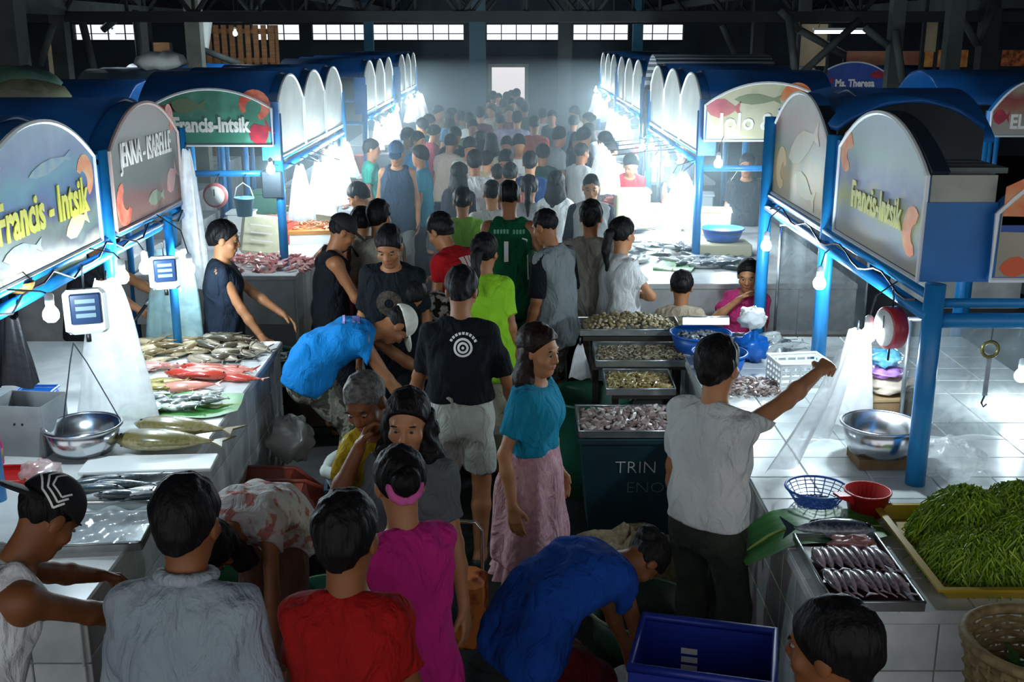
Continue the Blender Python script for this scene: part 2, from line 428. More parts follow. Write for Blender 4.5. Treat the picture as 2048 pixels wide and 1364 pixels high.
M_yel = mat('letter_yellow', 'c9c43c', 0.5); M_wht = mat('letter_white', 'f2f2ee', 0.5); M_gry = mat('letter_grey', 'd8d4d0', 0.5)
M_lob = mat('lobster_red', 'c8442c', 0.5, c2='e08060', scale=12); M_crim = mat('crab_crimson', 'c02038', 0.5, c2='90203a', scale=14)
M_orf = mat('orange_print', 'e07038', 0.5, c2='d8a070', scale=10); M_fgrey = mat('print_grey', '6a7a80', 0.5, c2='98a8a0', scale=10)
A_blue = artgrad('art_reef_blue', [(0, 'b0a890'), (.14, '2c3a48'), (.27, '6a8478'), (.37, '30308c'), (.47, '1070b4'), (.6, '38a4bc'), (.75, '6c90c8'), (1, 'a4c4dc')], .13, 4, dim=.55)
A_grey = artgrad('art_grey', [(0, 'a87868'), (.18, '9c5c50'), (.34, '64706a'), (.7, '7c7c74'), (1, '947c76')], .16, 3, dim=.5)
A_green = mat('art_green', '2c8a72', 0.45, c2='5ab09a', scale=2.5, c3='3f7f68')
A_pale = artgrad('art_pale', [(0, 'c8b898'), (.2, '9cacc0'), (.34, 'b0b460'), (.5, '6078b0'), (.72, '84b0a8'), (1, '9cb8cc')], .13, 4, dim=.6)
A_jojo = mat('art_olive', 'c2c09c', 0.45, c2='a8b090', scale=2.5, c3='d0cdb0')
A_white = mat('art_white', 'b4b8b2', 0.45, c2='98a29e', scale=3)
A_navy = mat('art_navy', '1c3f90', 0.45, c2='2a58b0', scale=3)
A_oran = mat('art_fishshop', 'a8a290', 0.5, c2='8c8878', scale=2.5)
ZB, HS, HA = 1.77, 0.46, 0.69
XL, XR = -2.25, 1.86
XP = 0.11
# near left block
sign('blue reef sign with big yellow letters over the left fish counter', (XL, 5.27, ZB), R(90), 1.36, HS, HA, 0.12, A_blue,
     [('Francis - Intsik', 0.25, 0.0, 0.27, M_yel, 0.72, 0.006)],
     [('coral_print', shrimp(0.52, 0.36, 0.08, -60, 150, 1, 0.5), M_orf), ('coral_print', shrimp(-0.52, 0.46, 0.09, 30, 250, 1, 0.5), M_orf), ('fish_print', fishshape(0.1, 0.47, 0.5, 0.07, 0.1), mat('print_blue', '6c8cac', 0.5, c2='8aa8a0', scale=9)),
      ('fish_print', fishshape(0.36, 0.14, 0.3, 0.12, 0.2), mat('print_peach', 'd8b090', 0.5, c2='c8c080', scale=9)), ('fish_print', fishshape(-0.3, 0.12, 0.4, 0.09, 0), M_fgrey)])
sign('grey sign with pale raised capitals and red fish print beside the reef sign', (XL, 6.83, ZB), R(90), 1.3, HS, HA, 0.12, A_grey,
     [('JENNA - ISABELLE', 0.2, 0.0, 0.41, M_gry, 0.62, 0.002)],
     [('lobster_print', shrimp(-0.46, 0.15, 0.09, 100, 330, 1, 0.5), M_lob), ('lobster_print', shrimp(0.47, 0.55, 0.07, -60, 120, 1, 0.5), M_lob),
      ('fish_print', fishshape(0.45, 0.17, 0.24, 0.16, 0.5), mat('print_rose', 'b86068', 0.5, c2='a89088', scale=9)), ('fish_print', fishshape(0.1, 0.1, 0.3, 0.1), mat('print_moss', '7c8870', 0.5))],
     rim=mat('rim_rose', 'c0a8a0', 0.5))
# next left block: green end sign facing the walkway gap
gx0, gx1 = aty(302, 280, 9.6).x, aty(546, 280, 9.6).x
gz = aty(500, 291, 9.6).z; gt = aty(420, 178, 9.6).z
sign('green end sign with white letters and a red lobster print', ((gx0 + gx1) / 2, 9.6, gz), 0, gx1 - gx0, (gt - gz) * 0.66, gt - gz, 0.1, A_green,
     [('Francis-Intsik', 0.17, 0.0, 0.17, M_wht, 0.72, 0.007)],
     [('lobster_print', shrimp(0.38, 0.33, 0.1, -70, 210, 1, 0.35), M_lob), ('crab_print', fishshape(0.42, 0.1, 0.2, 0.2, 0.6), M_crim), ('crab_print', fishshape(-0.42, 0.28, 0.22, 0.14, 0.4), M_crim), ('fish_print', fishshape(-0.2, 0.33, 0.3, 0.14), mat('print_olive', '6a8060', 0.5))])
# next right block: JoJo end sign
jx0, jx1 = aty(1408, 270, 10.0).x, aty(1655, 270, 10.0).x
jz = aty(1500, 281, 10.0).z; jt = aty(1520, 165, 10.0).z
sign('olive end sign with big white letters and pink prawn print', ((jx0 + jx1) / 2, 10.0, jz), 0, jx1 - jx0, (jt - jz) * 0.62, jt - jz, 0.1, A_jojo,
     [('JoJo &', 0.21, -0.18, 0.16, M_wht, 0.95, 0.004)],
     [('prawn_print', shrimp(0.25, 0.33, 0.12, 10, 170, 1, 0.4), M_orf), ('crab_print', fishshape(-0.4, 0.28, 0.3, 0.18), mat('print_pink', 'c88078', 0.5, c2='c06070', scale=8)), ('fish_print', fishshape(-0.1, 0.36, 0.4, 0.1), mat('print_sage', '8c9878', 0.5))])
# near right block
sign('pale lightbox sign with yellow letters beside the blue end box', (XR, 5.6, ZB), R(-90), 1.36, HS + 0.02, HA + 0.02, 0.09, A_pale,
     [('Francis-Intsik', 0.2, 0.0, 0.25, mat('letter_pale_yellow', 'b4b468', 0.5), 0.75, 0.005)],
     [('coral_print', shrimp(-0.53, 0.46, 0.07, 30, 300, 1, 0.7), M_orf), ('coral_print', shrimp(0.56, 0.2, 0.08, 60, 290, 1, 0.6), M_orf)])
sign('pale lightbox sign with faint prawn print between blue posts', (XR, 7.2, ZB), R(-90), 1.36, HS + 0.02, HA + 0.04, 0.09, artgrad('art_cream', [(0, 'c4bc90'), (.25, 'd0a850'), (.5, '8c9c80'), (.75, 'b89088'), (1, 'acb4a4')], .2, 5, dim=.6), [],
     [('coral_print', shrimp(-0.4, 0.2, 0.1, 20, 300, 1, 0.5), mat('print_faint', 'c8a878', 0.5)), ('fish_print', fishshape(0.1, 0.4, 0.7, 0.2, 0.3), mat('print_faint2', 'a8b0a0', 0.5, c2='c8b8a0', scale=5)), ('fish_print', fishshape(0.2, 0.15, 0.5, 0.16, -0.2), mat('print_faint3', 'bcb890', 0.5))])
# end box, flat lid and dark end arch of the near right block
ex0, ex1 = XR, aty(1988, 480, 4.9).x
t = thing('stall_end_box', 'blue end box with cream upper panel under the dark arch', 'box', ((ex0 + ex1) / 2, 4.9, ZB))
zc = aty(1900, 405, 4.9).z - ZB; zt = aty(1900, 350, 4.9).z - ZB; zl = aty(1900, 322, 4.9).z - ZB
MB().box((0, 0.1, zc / 2), (ex1 - ex0, 0.2, zc)).obj('lower_panel', M_blue, t)
MB().box((0, 0.1, (zc + zt) / 2 - 0.002), (ex1 - ex0 - 0.02, 0.18, zt - zc)).obj('upper_panel', mat('cream_panel', 'a8aca0', 0.6, c2='8c9288', scale=4), t)
for k in range(3): MB().box((0.075, 0.12 + k * 0.13, zt + 0.012), (ex1 - ex0 - 0.04, 0.11, 0.025)).obj('lid_board', mat('weathered_lid', '6c7470', 0.8, c2='535a58', scale=7), t)
ox0, ox1 = aty(1988, 480, 4.85).x, aty(1988, 480, 4.85).x + 1.15
t = sign('orange and blue fish shop end sign beside the blue end box', ((ox0 + ox1) / 2, 4.85, ZB + 0.02), 0, ox1 - ox0, 0.3, 0.6, 0.1, A_oran, [],
     [('orange_band', [(-0.55, 0.42), (-0.55, 0.25), (0.55, 0.25), (0.55, 0.42), (0.3, 0.54), (0, 0.57), (-0.3, 0.54)], M_orf), ('blue_band', [(-0.55, 0.29), (-0.55, 0.22), (0.55, 0.19), (0.55, 0.27)][::-1], A_navy),
      ('fish_print', fishshape(-0.46, 0.06, 0.16, 0.1, 0.1), mat('print_orange2', 'd85a2c', 0.5)), ('fish_print', fishshape(-0.1, 0.12, 0.3, 0.12), M_orf)])
# farther signs
for (lab, px0, px1, y0, y1, Y, art, txt, m, shp) in (
    ('small navy sign with white letters and crimson crabs over the far right stalls', 1630, 1786, 124, 181, 17.5, A_navy, 'Ms. Theresa', M_wht, M_crim),
    ('white and red sign with white capitals by the right edge stalls', 1978, 2150, 162, 272, 10.4, artgrad('art_redwhite', [(0, 'd8d8d0'), (.3, 'd4c4b4'), (.48, 'c87858'), (.62, 'b83a3a'), (.8, 'c8b8a0'), (1, 'b0a890')], .1, 5, .55), 'ELENA', M_wht, M_crim)):
    a = aty(px0, y1, Y); b = aty(px1, y0, Y); W = b.x - a.x; H = b.z - a.z
    sign(lab, ((a.x + b.x) / 2, Y, a.z), 0, W, H * 0.45, H, 0.1, art, [(txt if txt != 'ELENA' else 'EL', H * 0.36, 0.02 if txt != 'ELENA' else -0.12, H * 0.25, m, 0.8, 0.006)],
         [('crab_print', fishshape(-W * 0.38, H * 0.35, W * 0.2, H * 0.3), shp), ('crab_print', fishshape(W * 0.33, H * 0.55, W * 0.25, H * 0.3), shp)], legs=True)

# ------------------------------------------------------------------ stall frames and vault roofs
def vault(x0, x1, yc, w, hs, ha, z, parent, m=None, axis='x', th=0.03):
    """barrel roof: arch outline pushed along x (or y)"""
    n = 16; pts = []
    for i in range(n + 1):
        s = 1 - 2 * i / n; pts.append((s * w / 2, hs + (ha - hs) * (1 - abs(s) ** 2.1)))
    out = [(x * 1.02, zz + th) for x, zz in pts]
    p = pts + out[::-1]
    if axis == 'x': M = Matrix.Translation((0, yc, z)) @ Matrix.Rotation(R(90), 4, 'Z')   # local y -> -x
    else: M = Matrix.Translation((yc, 0, z))
    return MB().prism(p[::-1], -x1 if axis == 'x' else x0, -x0 if axis == 'x' else x1, M, True).obj('vault_roof', m or M_vault, parent)
def pipe(a, b, r, parent, name='rail', m=None):
    return MB().tube([a, b], r, 10).obj(name, m or M_blue_post, parent)
def frame(label, posts, rails):
    f = thing('market_stall', label, 'stall', (0, 0, 0))
    for (x, y, z0, z1, r) in posts: MB().tube([(x, y, z0), (x, y, z1)], r, 12).obj('post', M_blue_post, f)
    for (a, b, r) in rails: pipe(a, b, r, f)
    return f
TOP = 0.85
fA = frame('blue pipe frame with vaulted roofs over the left fish counter', [(XL, 6.06, TOP, 2.25, 0.04), (XL - 0.05, 4.55, TOP, 2.25, 0.04), (XL + 0.06, 6.95, TOP, 1.75, 0.028), (XL, 7.55, 0, 2.25, 0.04), (-3.7, 7.55, 0, 2.25, 0.04), (-3.7, 4.55, 0, 2.25, 0.04)],
           [((XL, 4.4, 1.68), (XL, 7.6, 1.68), 0.03), ((XL, 4.4, 1.76), (XL, 7.6, 1.76), 0.02), ((XL, 7.55, 1.7), (-3.7, 7.55, 1.7), 0.025), ((-3.7, 4.4, 1.7), (-3.7, 7.6, 1.7), 0.025)])
MB().box((XL - 0.06, 6.06, 1.98), (0.12, 0.16, 0.5)).obj('corner_panel', M_blue, fA)
MB().box((XL - 0.06, 7.53, 1.98), (0.12, 0.1, 0.5)).obj('corner_panel', M_blue, fA)
for yc, w in ((5.27, 1.36), (6.83, 1.3)): vault(-3.75, XL - 0.12, yc, w, HS, HA, ZB, fA)
MB().box((-3.0, 6.06, ZB + 0.42), (1.5, 0.2, 0.03)).obj('gutter', M_vault, fA)
fR = frame('blue pipe frame with dark end arch over the right counter', [(XR + 0.0, 4.72, TOP, 1.8, 0.045), (XR, 6.42, TOP, 2.3, 0.045), (1.83, 7.9, 0, 2.3, 0.045), (3.3, 7.9, 0, 2.2, 0.04), (3.3, 4.72, TOP, 1.8, 0.04)],
           [((XR - 0.02, 4.7, 1.66), (XR - 0.02, 7.95, 1.66), 0.032), ((XR - 0.02, 4.7, 1.745), (XR - 0.02, 7.95, 1.745), 0.02), ((XR, 4.74, 1.63), (3.35, 4.74, 1.63), 0.035), ((XR, 4.74, 1.71), (3.35, 4.74, 1.71), 0.022), ((XR, 7.9, 1.66), (3.3, 7.9, 1.66), 0.03)])
MB().box((XR + 0.14, 6.36, 2.03), (0.28, 0.12, 0.5)).obj('corner_panel', M_blue, fR)
vault(XR + 0.28, 2.82, 7.2, 1.36, HS + 0.02, HA + 0.04, ZB, fR)
a0, a1 = aty(1672, 300, 6.45).x, aty(1962, 300, 6.45).x
zb_ = aty(1800, 330, 6.45).z; zt_ = aty(1800, 206, 6.45).z
t = MB().prism([(x + (a0 + a1) / 2, z + zb_) for x, z in arch(a1 - a0, (zt_ - zb_) * 0.55, zt_ - zb_)], 6.43, 6.47).obj('end_arch', mat('dark_tarp', '05070a', 0.9, c2='090c10', scale=4), fR)
vault(6.45, 7.9, (a0 + a1) / 2, a1 - a0, (zt_ - zb_) * 0.55, zt_ - zb_, zb_, fR, axis='y')
# black backs along the shoulders of the two right lightboxes
for yc in (5.6, 7.2):
    n = 12; w = 1.36; pts = []
    for i in range(n + 1):
        s = 1 - 2 * i / n; pts.append((s * w / 2, HS + 0.02 + 0.22 * (1 - abs(s) ** 2.1)))
    p = pts + [(x * 1.03, z + 0.02) for x, z in pts][::-1]
    MB().prism(p[::-1], -(XR + 0.085), -(XR + 0.005), Matrix.Translation((0, yc, ZB)) @ Matrix.Rotation(R(90), 4, 'Z')).obj('shoulder_strip', mat('dark_blue_strip', '12202e', 0.6), fR)

def far_block(side, Y0, n, xp, label, rows, art, wbase=1.2, gap=0.06, endsign=False, depth=1.2):
    L = n * (wbase + gap)
    f = frame('blue pipe frame with vaulted roof ' + label, [(xp, Y0, 0, 2.2, 0.04), (xp, Y0 + L, 0, 2.2, 0.04), (xp + side * depth, Y0, 0, 2.2, 0.035), (xp + side * depth, Y0 + L, 0, 2.2, 0.035)],
              [((xp, Y0, 1.72), (xp, Y0 + L, 1.72), 0.03), ((xp, Y0, 1.8), (xp, Y0 + L, 1.8), 0.018), ((xp, Y0, 1.68), (xp + side * depth, Y0, 1.68), 0.028)])
    for k in range(n):
        yc = Y0 + (k + 0.5) * (wbase + gap)
        xa, xb_ = sorted((xp, xp + side * depth))
        vault(xa + (0.08 if side > 0 else 0), xb_ - (0.08 if side < 0 else 0), yc, wbase, HS, HA, ZB + 0.05, f)
        sign('white arched sign %s, %s along the row' % (label, ['first', 'second', 'third', 'fourth'][k]), (xp, yc, ZB + 0.05), R(90) if side < 0 else R(-90), wbase, HS, HA, 0.08, art)
    MB().box((xp + side * 0.05, Y0 - 0.03, ZB + 0.28), (0.16, 0.06, 0.5)).obj('corner_panel', M_blue, f)
    return f
far_block(-1, 9.75, 3, -2.05, 'over the meat counter on the left', 1, A_white)
far_block(1, 10.15, 3, 1.72, 'over the striped fish counter on the right', 1, A_white)
far_block(-1, 15.6, 3, -2.05, 'over the middle left counter', 1, A_white)
far_block(1, 15.9, 3, 1.85, 'over the middle right counter', 1, A_white)
far_block(-1, 20.9, 3, -2.1, 'over the last left counter', 1, A_white)
far_block(1, 21.0, 3, 1.95, 'over the last right counter', 1, A_white)
# striped tarpaulin roof on the right
t = thing('tarpaulin_canopy', 'grey and white striped tarpaulin canopy behind the olive sign', 'canopy', (1.85, 14.92, 0))
M_str = mat('striped_tarp', '33414c', 0.7, c2='a8b4b8', scale=2.6, mode='wavey', lo=0.45, hi=0.55)
vault(0.0, 1.5, 0, 1.8, 0.0, 0.5, 2.1, t, M_str, th=0.02)
for x in (0.02, 1.45):
    for y in (-.85, .85): MB().tube([(x, y, 0), (x, y, 2.15)], 0.025, 8).obj('pole', M_galv, t)
# second rows of stalls on both sides: roofs seen over the first rows
def row_roof(label, x0, x1, yc, w, ztop, m=None, rise=0.3):
    f = thing('market_stall', label, 'stall', ((x0 + x1) / 2, yc, 0)); c = (x0 + x1) / 2
    vault(x0 - c, x1 - c, 0, w, 0.0, rise, ztop - rise - 0.03, f, m)
    for x in (x0 - c + 0.05, x1 - c - 0.05):
        for y in (-w / 2 + 0.03, w / 2 - 0.03): MB().tube([(x, y, 0), (x, y, ztop - rise)], 0.03, 8).obj('post', M_blue_post, f)
    MB().box((0, 0, 0.42), (x1 - x0 - 0.2, w - 0.3, 0.84)).obj('counter', M_tile, f)
    return f
M_vault2 = mat('blue_sheet_light', '1b74bc', 0.5, c2='0f5fa8', scale=2)
row_roof('dark blue vaulted stall in the second left row behind the reef sign', -4.9, -3.85, 6.3, 1.5, 2.3)
row_roof('blue vaulted stall in the second left row beside the green sign', -4.75, -3.45, 10.6, 1.4, 2.46)
row_roof('bright blue flat-vaulted stall behind the green sign', -3.6, -2.3, 14.5, 1.4, 2.42, M_vault2)
row_roof('bright blue stall roof in the far left row', -5.4, -4.1, 15.0, 1.5, 2.45, M_vault2, 0.25)
row_roof('blue stall roof at the far left beneath the slatted screen', -6.2, -4.6, 18.6, 1.6, 2.42, M_vault, 0.25)
row_roof('grey-topped stall roof behind the meat counter', -4.7, -3.4, 12.6, 1.3, 2.5, mat('grey_sheet', '7c8688', 0.6, c2='4e6a80', scale=2), 0.3)
row_roof('wide blue vaulted stall in the second right row', 4.4, 5.6, 12.2, 1.5, 2.5)
row_roof('bright blue vaulted stall beyond the white and red sign', 5.75, 7.1, 12.6, 1.5, 2.5, M_vault2)
row_roof('blue stall roof in the far right row', 3.1, 4.1, 15.6, 1.5, 2.45, M_vault, 0.25)
row_roof('blue stall roof past the navy sign', 5.5, 7.0, 18.6, 1.5, 2.4, M_vault2, 0.25)
row_roof('pale blue stall roof in the far left row near the braces', -7.4, -5.9, 13.2, 1.5, 2.2, mat('pale_sheet', '6c90a0', 0.7, c2='50788c', scale=2), 0.2)
# bundles heaped on the roofs at the left edge
for i, (px, py, Y, s, c, lab) in enumerate(((40, 165, 9.5, 0.28, '4a6a5c', 'green cloth bundle on a roof at the left'), (60, 190, 8.6, 0.22, '7c8064', 'olive sack bundle on a roof at the left'), (25, 215, 8.2, 0.24, 'a8a890', 'cream sack slumped on a roof at the left'), (10, 240, 7.8, 0.2, '6c8a50', 'moss green sack on a roof at the left'), (310, 172, 11.6, 0.22, 'c8ccc8', 'white sheet folded over a roof beside the green sign'))):
    p = aty(px, py, Y) if i < 4 else Vector((-3.9, 12.55, 2.58))
    b = MB().lathe([(0.0, -0.5), (0.7, -0.45), (1.0, -0.1), (0.85, 0.3), (0.4, 0.55), (0.0, 0.6)], 14, sx=s * 1.3, sy=s)
    b.v = [(v[0] * (1 + 0.15 * math.sin(9 * v[1] / s + i)), v[1] * (1 + 0.12 * math.sin(7 * v[0] / s)), v[2] * s * 0.8 + 0.02 * math.sin(11 * v[0] / s + i)) for v in b.v]
    o = tag(b.obj('cloth_bundle', mat('bundle_%d' % i, c, 0.9, bump=0.4, bscale=14), None, p), lab, 'bundle')

# ------------------------------------------------------------------ counters
tile_cache = {}
def tile_mesh(w, h, key='t'):
    k = (round(w, 3), round(h, 3))
    if k not in tile_cache: tile_cache[k] = MB().box((0, 0, 0), (w, 0.012, h), bev=0.003).mesh('tile', M_tile)
    return tile_cache[k]
def counter(label, x0, x1, y0, y1, top=TOP, faces=('end',), ts=0.2, aisle=None, topt=False, m_top=None):
    c = thing('tiled_counter', label, 'counter', ((x0 + x1) / 2, (y0 + y1) / 2, 0))
    W, D = x1 - x0, y1 - y0; H = top - 0.05
    MB().box((0, 0, H / 2), (W - 0.06, D - 0.06, H)).obj('body', M_grout, c)
    MB().box((0, 0, top - 0.025), (W, D, 0.05), bev=0.008).obj('slab', m_top or M_slab, c)
    g = 0.006
    if 'end' in faces:
        n = int(W / ts)
        for i in range(n):
            for j in range(int(H / ts)):
                w = W / n
                put('tile', tile_mesh(w - g, ts - g), c, (-W / 2 + (i + 0.5) * w, -D / 2 + 0.026, H - (j + 0.5) * ts))
    if aisle:
        n = int(D / ts); w = D / n
        for i in range(n):
            for j in range(int(H / ts)):
                put('tile', tile_mesh(w - g, ts - g), c, (aisle * (W / 2 - 0.026), -D / 2 + (i + 0.5) * w, H - (j + 0.5) * ts), (0, 0, R(90)))
    if topt:
        nx, ny = int(W / 0.25), int(D / 0.25)
        for i in range(nx):
            for j in range(ny):
                put('top_tile', tile_mesh(W / nx - g, D / ny - g), c, (-W / 2 + (i + .5) * W / nx, -D / 2 + (j + .5) * D / ny, top + 0.001), (R(90), 0, 0))
    return c
counter('long white tiled fish counter on the left under the reef sign', -3.35, -1.56, 3.6, 7.21, aisle=1)
counter('white tiled counter on the right holding the seaweed and steel bowl', 1.11, 3.1, 3.55, 7.3, aisle=-1, topt=True)
counter('tiled meat counter behind the woman in the navy blouse', -3.3, -1.88, 9.35, 13.4, aisle=1, ts=0.4)
counter('fish counter on the right behind the woman with folded arms', 0.95, 2.9, 9.0, 13.2, aisle=-1, ts=0.4)
for side, Y, x, lab in ((-1, 15.4, -1.9, 'middle left'), (1, 15.7, 1.6, 'middle right'), (-1, 20.7, -1.9, 'last left'), (1, 20.8, 1.7, 'last right')):
    xa, xb_ = sorted((x, x + side * 1.3))
    counter('%s fish counter beyond the crowd' % lab, xa, xb_, Y, Y + 3.8, faces=(), aisle=None)

# bulbs
for p in ((100, 612, XL + 0.2), (243, 540, XL + 0.18), (290, 522, XL + 0.18), (378, 525, XL + 0.2)):
    d_ = ray(p[0], p[1]); t_ = p[2] / d_[0]
    bulb(Vector((d_[0] * t_, d_[1] * t_, CAM_H + d_[2] * t_)), 'glowing bulb hanging over the left fish counter', 'bulbs over the left fish counter', to=(XL + .02, d_[1] * t_, 1.77))
for p in ((1640, 553, XR - 0.12), (1533, 480, XR - 0.12), (1737, 655, XR - 0.15)):
    d_ = ray(p[0], p[1]); t_ = p[2] / d_[0]
    bulb(Vector((d_[0] * t_, d_[1] * t_, CAM_H + d_[2] * t_)), 'glowing bulb hanging over the right counter', 'bulbs over the right counter', to=(XR - .03, d_[1] * t_, 1.73))
bulb(aty(541, 330, 9.45), 'glowing bulb hanging below the green end sign', None, to=(-2.05, 9.74, 1.75))
bulb(aty(1437, 318, 9.6), 'glowing bulb hanging below the olive end sign', None, to=(1.9, 10.0, 1.98))
bulb(aty(2044, 738, 5.8), 'glowing bulb behind the clear plastic curtain', None, cord=.7)
bulb(aty(1455, 420, 10.4), 'glowing bulb low over the striped fish counter', None, to=(2.1, 10.17, 1.7))
def brow(x, ys, z, lab):
    for y in ys:
        bulb((x + rnd.uniform(-.06, .06), y, z + rnd.uniform(-.08, .08)), 'glowing bulb hanging along the ' + lab, 'bulbs along the ' + lab, power=2, to=(x + (-.14 if x < 0 else .15), y, 1.74))
brow(-1.9, (10.1, 10.9, 11.6, 12.3, 13.0), 1.66, 'meat counter row')
brow(1.55, (10.3, 11.0, 11.7, 12.5, 13.3), 1.62, 'striped fish counter row')
brow(-1.9, (15.8, 16.8, 17.8, 18.8), 1.66, 'middle left counter row')
brow(1.7, (16.2, 17.1, 18.0, 19.0), 1.66, 'middle right counter row')
brow(-2.0, (21.2, 22.6, 24.0), 1.7, 'last left counter row')
brow(1.8, (21.4, 22.8, 24.2), 1.7, 'last right counter row')
for px, py, Y, lab in ((132, 38, 16.5, 'bare bulb high by the left column'), (470, 62, 18.0, 'bare bulb beside the slatted screen'), (225, 62, 20.0, 'bare bulb far back at the left')):
    bulb(aty(px, py, Y), lab, None, 0.75)
t = thing('fluorescent_lamp', 'white tube lamp hanging in the dim right corner', 'lamp', aty(1680, 64, 15.8))
MB().tube([(-0.35, 0, 0), (0.35, 0, 0)], 0.02, 8).obj('tube', emis('tube_glow', (0.9, 0.96, 1.0), 12), t)
MB().box((0, 0, 0.04), (0.75, 0.06, 0.03)).obj('fitting', M_white, t)
for s in (-1, 1): MB().tube([(s * .3, 0, .05), (s * .3, -.3, .35)], .006, 5).obj('cord', M_black, t)
# ------------------------------------------------------------------ fish and shellfish
def fish_mesh(name, L, H, W, mats, slender=1.0, ns=8, fins=True):
    mb = MB(); prof = [(-.5, .06, .1), (-.45, .35, .4), (-.36, .68, .8), (-.22, .95, 1.0), (-.05, 1.0, .95), (.12, .82, .75), (.26, .5, .45), (.37, .22, .2), (.42, .15, .1)]
    vs = []
    for x, hh, ww in prof:
        for j in range(ns):
            a = 2 * math.pi * j / ns; vs.append((x * L, math.cos(a) * ww * W / 2, math.sin(a) * hh * H / 2))
    fs = [(i * ns + j, i * ns + (j + 1) % ns, (i + 1) * ns + (j + 1) % ns, (i + 1) * ns + j) for i in range(len(prof) - 1) for j in range(ns)]
    fs.append(tuple(range(ns))[::-1]); fs.append(tuple(range((len(prof) - 1) * ns, len(prof) * ns)))
    fs = [f[::-1] for f in fs]
    mb.add(vs, fs, True)
    if fins:
        mb.prism([(.4 * L, 0), (.52 * L, .5 * H), (.47 * L, 0), (.52 * L, -.5 * H)], -.0025, .0025)
        mb.prism([(-.2 * L, .46 * H), (-.08 * L, .66 * H), (.18 * L, .42 * H), (.2 * L, .36 * H)], -.002, .002)
        mb.prism([(0, -.46 * H), (.05 * L, -.6 * H), (.18 * L, -.36 * H)], -.002, .002)
        for s in (-1, 1):
            mb.cur = 1 if len(mats) > 1 else 0
            mb.lathe([(0.0, -.006), (.007, -.004), (.009, 0), (.007, .004), (0, .006)], 6, (-.39 * L, s * W * .3, .1 * H), sx=L * 4, sy=L * 1.2)
            mb.cur = 0
    return mb.mesh(name, mats)
def fmat(nm, back, belly, sc=12, rough=0.25): return mat(nm, belly, rough, c2=back, scale=sc, mode='gradz', lo=0.35, hi=0.75, coat=0.5)
M_fe = mat('fish_eye', '15120f', 0.15)
F_tan = fish_mesh('fish_tan', .24, .07, .045, [fmat('fish_tan', '6a5a3c', 'b8a888'), M_fe])
F_brn = fish_mesh('fish_brown', .22, .085, .05, [fmat('fish_brown', '4a4438', 'a09480'), M_fe])
F_red = fish_mesh('fish_red', .32, .095, .06, [fmat('fish_red', 'b84030', 'd89080'), M_fe])
F_pnk = fish_mesh('fish_pink', .22, .06, .04, [fmat('fish_pink', 'b87870', 'd8b8b0'), M_fe])
F_sil = fish_mesh('fish_silver', .16, .06, .03, [fmat('fish_silver', '5c6460', 'ccd2cc'), M_fe])
F_mac = fish_mesh('fish_mackerel', .3, .07, .05, [fmat('fish_mackerel', '3c4a50', 'b8bec0'), M_fe])
F_yel = fish_mesh('fish_yellow', .26, .06, .04, [fmat('fish_yellow', '7c7030', 'b4a868'), M_fe])
F_mau = fish_mesh('fish_mauve', .2, .05, .04, [fmat('fish_mauve', '54505a', 'b89ca0'), M_fe])
F_gry = fish_mesh('fish_grey', .26, .075, .045, [fmat('fish_grey', '4c545a', 'b4bab8'), M_fe])
def pile(me, name, label, group, cx, cy, w, d, n, z, ang=0, spread=25, lift=0.05, lie=80, seed=1, cat='fish', mound=True, scl=(0.85, 1.15)):
    r = random.Random(seed); out = []
    for i in range(n):
        a = r.random() ** 0.5; t = r.uniform(0, 2 * math.pi)
        if mound: u, v = a * math.cos(t), a * math.sin(t); zz = z + lift * (1 - a) * r.uniform(.5, 1) + 0.022
        else: u, v = r.uniform(-1, 1), r.uniform(-1, 1); zz = z + r.uniform(0.012, 0.012 + lift)
        o = put(name, me, None, (cx + u * w / 2, cy + v * d / 2, zz), (R(r.choice((-1, 1)) * lie + r.uniform(-8, 8)), R(r.uniform(-6, 6)), R(ang + r.uniform(-spread, spread) + (180 if r.random() < .15 else 0))), r.uniform(*scl))
        tag(o, label, cat, group); out.append(o)
    return out
def pz(px, py): return atz(px, py, TOP)
def pilepx(me, label, group, px, py, w, d, n, *a, **k):
    p = pz(px, py); return pile(me, 'fish', label, group, p.x, p.y, w, d, n, *a, **k)
pilepx(F_tan, 'tan fish heaped at the far end of the left counter', 'tan fish heap', 330, 703, .62, .62, 34, TOP, 20, 50, .09, seed=1)
pilepx(F_brn, 'brown mottled fish heaped beside the thin post', 'brown fish heap', 452, 704, .44, .62, 30, TOP, -10, 50, .1, seed=2)
pilepx(F_pnk, 'pale pink fish in front of the tan heap', 'pale pink fish', 285, 742, .4, .2, 10, TOP, 5, 14, .03, seed=3)
pilepx(F_red, 'red snapper lying across the left counter', 'red snappers', 420, 764, .4, .5, 13, TOP, -8, 16, .05, seed=4)
pilepx(F_yel, 'yellow-green fish beside the red snappers', 'yellow-green fish', 312, 778, .3, .22, 9, TOP, 8, 14, .03, seed=5)
pilepx(F_sil, 'small silver fish on the banana leaf', 'small silver fish on leaf', 355, 812, .52, .3, 30, TOP + .012, 10, 30, .04, seed=6)
pilepx(F_mac, 'silver mackerel in the tray near the counter corner', 'silver mackerel tray', 245, 993, .34, .24, 9, TOP + .02, 8, 12, .03, seed=7, mound=False)
M_leaf = mat('banana_leaf', '2c6a2a', 0.45, c2='3f8436', scale=6, stretch=(1, 6, 1), coat=0.2)
